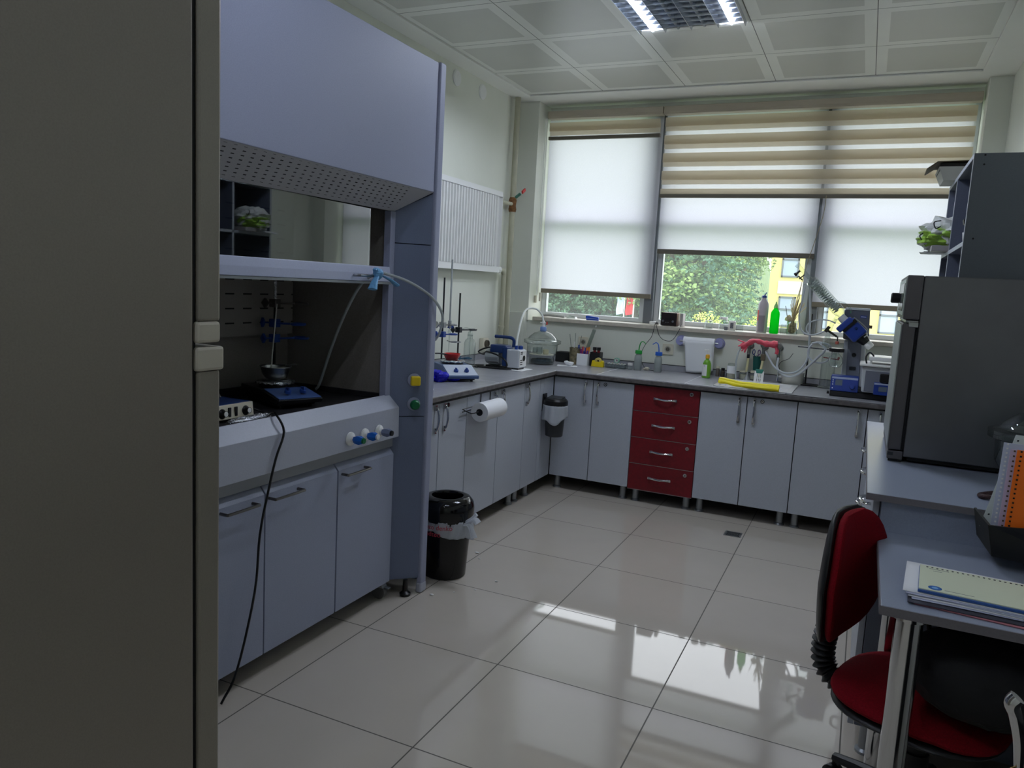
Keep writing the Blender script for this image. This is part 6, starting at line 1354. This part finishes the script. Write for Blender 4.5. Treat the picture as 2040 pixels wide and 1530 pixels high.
t = thing('desk_pad', 'cream spiral notepad with a round blue emblem on top of the paper stack', 'notepad', (2.10, .165, .773))
m_crm = mat('cream_page', (218, 224, 198), .6); Tn = loc_T(2.115, .158, .773, -.075)
b = B(Tn); b.box(-.20, .20, -.095, .095, 0, .006); b.build('pad_base', mat('mid_blue_board', (52, 92, 160), .5), t, .0008)
b = B(Tn); b.box(-.199, .20, -.090, .097, .0062, .0085); b.build('top_page', m_crm, t)
b = B(Tn)
for i in range(34): b.box(-.185+i*.0112, -.1805+i*.0112, .083, .088, .0086, .0092)
b.build('binding_holes', m_dark, t)
b = B(Tn, smooth=True); b.lathe((-.165, -.070, .0087), [(.0145, 0), (.0145, .0004), (0, .0004)], 24); e1 = b.build('emblem', mat('emblem_blue', (40, 100, 176), .5), t)
b = B(Tn); b.lathe((-.165, -.070, .0091), [(.007, 0), (0, .0003)], 18); b.build('emblem_centre', mat('emblem_pale', (130, 180, 226), .5), e1)
b = B(Tn); b.box(-.145, -.085, -.0745, -.073, .0086, .0089); b.box(-.178, -.135, .074, .0755, .0086, .0089); b.box(-.170, -.150, .060, .0612, .0086, .0089); b.build('printed_lines', mat('grey_print_line', (128, 134, 136), .6), t)

# ------------------------------------------------------------------ office chairs
m_redf = mat('dark_red_cloth', (124, 8, 24), .9, spec=.2, noise=(260, .25)); m_chb = mat('chair_black_plastic', (20, 20, 22), .45)
def office_chair(x, y, rz, label, cloth, zs=.44, arms=False, back=True):
    """local +x is the way the sitter faces"""
    t = thing('office_chair', label, 'office chair', (x, y, 0)); T = loc_T(x, y, 0, rz)
    def cush(cx, w, d, z, h, sgn=1):
        def f(dv):
            return 1
        return f
    b = B(T, smooth=True)
    def sup(c, rx, ry, rz_, e=.45, n=36, m=14, wf=None):
        vs = []; fs = []
        for j in range(m+1):
            ph = pi*j/m
            for k in range(n):
                a = 2*pi*k/n; ca, sa = cos(a), sin(a); cp, sp = cos(ph), sin(ph)
                s_ = lambda q, ee: (abs(q)**ee)*(1 if q >= 0 else -1)
                X = s_(sp, .6)*s_(ca, e); Y = s_(sp, .6)*s_(sa, e); Z = s_(cp, .9)
                p = V((X*rx, Y*ry, Z*rz_))
                if wf: p = wf(p, X, Y, Z)
                vs.append(V(c)+p)
        for j in range(m):
            for k in range(n):
                k2 = (k+1) % n; fs.append((j*n+k, (j+1)*n+k, (j+1)*n+k2, j*n+k2))
        b.add(vs, fs, True)
    sup((0, 0, zs-.028), .215, .225, .030, .75, wf=lambda p, X, Y, Z: V((p.x, p.y, p.z-.02*X*X*(X > .5))))
    b.build('seat', cloth, t)
    b = B(T, smooth=True); sup((0, 0, zs-.058), .212, .222, .020, .75); b.build('seat_shell', m_chb, t)
    if back:
        wfb = lambda p, X, Y, Z: V((p.x - .05*Y*Y*0 + .035*(1-abs(Y))*0 + .045*Y*Y, p.y*(1-.16*Z if Z > 0 else 1+.10*Z), p.z))
        b = B(T, smooth=True); sup((-.235, 0, zs+.245), .024, .205, .185, .85, wf=wfb); b.build('backrest', cloth, t)
        b = B(T, smooth=True); sup((-.258, 0, zs+.243), .020, .210, .192, .85, wf=wfb); b.build('back_shell', m_chb, t)
        b = B(T, smooth=True); pts = []; N = 110
        path = [V((-.262, 0, zs+.085)), V((-.272, 0, zs+.02)), V((-.262, 0, zs-.045)), V((-.21, 0, zs-.085)), V((-.15, 0, zs-.09))]
        b.tube(path, lambda q: .0300+.0055*sin(q*2*pi*15), 12, k=26, flat=1.0); b.build('bellows', m_chb, t)
    b = B(T); b.box(-.10, .10, -.08, .08, zs-.105, zs-.072); b.build('mechanism', m_dark, t, .005)
    b = B(T); b.cyl((0, 0, .10), (0, 0, zs-.1), .027, n=18); b.cyl((0, 0, .09), (0, 0, .24), .035, n=18); b.build('gas_lift', m_chb, t)
    for i in range(5):
        a = 2*pi*i/5+.35; ca, sa = cos(a), sin(a)
        b = B(T, smooth=True); b.tube([(0, 0, .105), (.12*ca, .12*sa, .100), (.235*ca, .235*sa, .078)], lambda q: .026*(1-.35*q), 8, k=3, flat=.8); g = b.build('base_arm', m_chb, t)
        b = B(T, smooth=True); c0 = V((.235*ca, .235*sa, .027)); ax = V((-sa, ca, 0)); b.lathe(c0-ax*.022, [(.020, 0), (.027, .004), (.027, .018), (.016, .022), (.027, .026), (.027, .040), (.020, .044)], 16, ax); b.cyl((.235*ca, .235*sa, .03), (.235*ca, .235*sa, .075), .007, n=8); b.build('caster', m_black, g)
    if arms:
        for s_ in (-1, 1):
            b = B(T, smooth=True); b.tube([(-.12, s_*.20, zs-.07), (-.14, s_*.27, zs-.02), (-.16, s_*.285, zs+.10), (-.10, s_*.285, zs+.19), (.03, s_*.285, zs+.205), (.13, s_*.285, zs+.19), (.15, s_*.285, zs+.12), (.10, s_*.27, zs+.0), (.08, s_*.20, zs-.07)], .016, 10, k=4, flat=1.4); b.build('armrest', m_chb, t)
    return t
office_chair(1.975, .345, radians(-20), 'office chair with dark red cloth seat and back tucked in beside the desk leg', m_redf, zs=.425)
t = thing('black_bag', 'black shoulder bag with looped straps lying on the red office chair', 'bag', (2.04, .34, .437))
m_bagc = mat('black_nylon', (16, 16, 17), .75, bump=(30, .6))
b = B(smooth=True); crumple(b, (2.095, .215, .545), .185, .170, .105, n=32, amp=.12, seed=77); b.build('bag_body', m_bagc, t)
for pts in ([(1.97, .33, .59), (1.955, .30, .66), (1.95, .27, .70), (1.985, .26, .69), (2.01, .28, .60)], [(2.03, .30, .60), (2.08, .26, .64), (2.16, .22, .68), (2.20, .22, .66), (2.15, .26, .58)]):
    b = B(smooth=True); b.tube(pts, .014, 8, k=5, flat=.4); b.build('strap', m_bagc, t)
# low black cabinet at the lower right corner with a chrome lever and a wire clip
t = thing('low_cabinet', 'low black cabinet by the camera with a chrome lever handle', 'cabinet', (2.2, -.72, 0))
b = B(); b.box(2.035, 2.39, -.90, -.50, .05, .80); b.box(2.03, 2.395, -.905, -.495, .80, .815); b.build('body', m_blackm, t, .003)
for (x, y) in ((2.07, -.86), (2.36, -.86), (2.07, -.54), (2.36, -.54)):
    b = B(); b.cyl((x, y, 0), (x, y, .052), .018, n=12); b.build('foot', m_black, t)
b = B(smooth=True); b.tube([(2.034, -.56, .70), (2.022, -.56, .705), (2.016, -.565, .74), (2.010, -.57, .79), (2.000, -.575, .83), (1.992, -.58, .850), (1.998, -.58, .862)], lambda q: .008+.013*max(0, q-.35)*(1.65-q), 12, k=5, flat=.8); b.build('lever_handle', m_chrome, t)
t2 = thing('badge_clip', 'bent wire clip with a small blue tab at the lower right corner', 'clip', (2.0, -.6, .66))
b = B(smooth=True); b.tube([(2.032, -.56, .745), (2.004, -.575, .745), (2.004, -.575, .70), (2.002, -.578, .68), (2.006, -.578, .655)], .0016, 6, k=3); b.tube([(2.030, -.575, .725), (2.018, -.578, .728), (2.024, -.58, .712), (2.030, -.58, .70), (2.030, -.58, .66)], .002, 6, k=3); b.build('wire', mat('brass_wire', (190, 160, 110), .3, 1), t2)
b = B(smooth=True); b.ell((2.005, -.585, .650), .020, .004, .012, 16, 10); b.build('blue_tab', m_blue, t2)
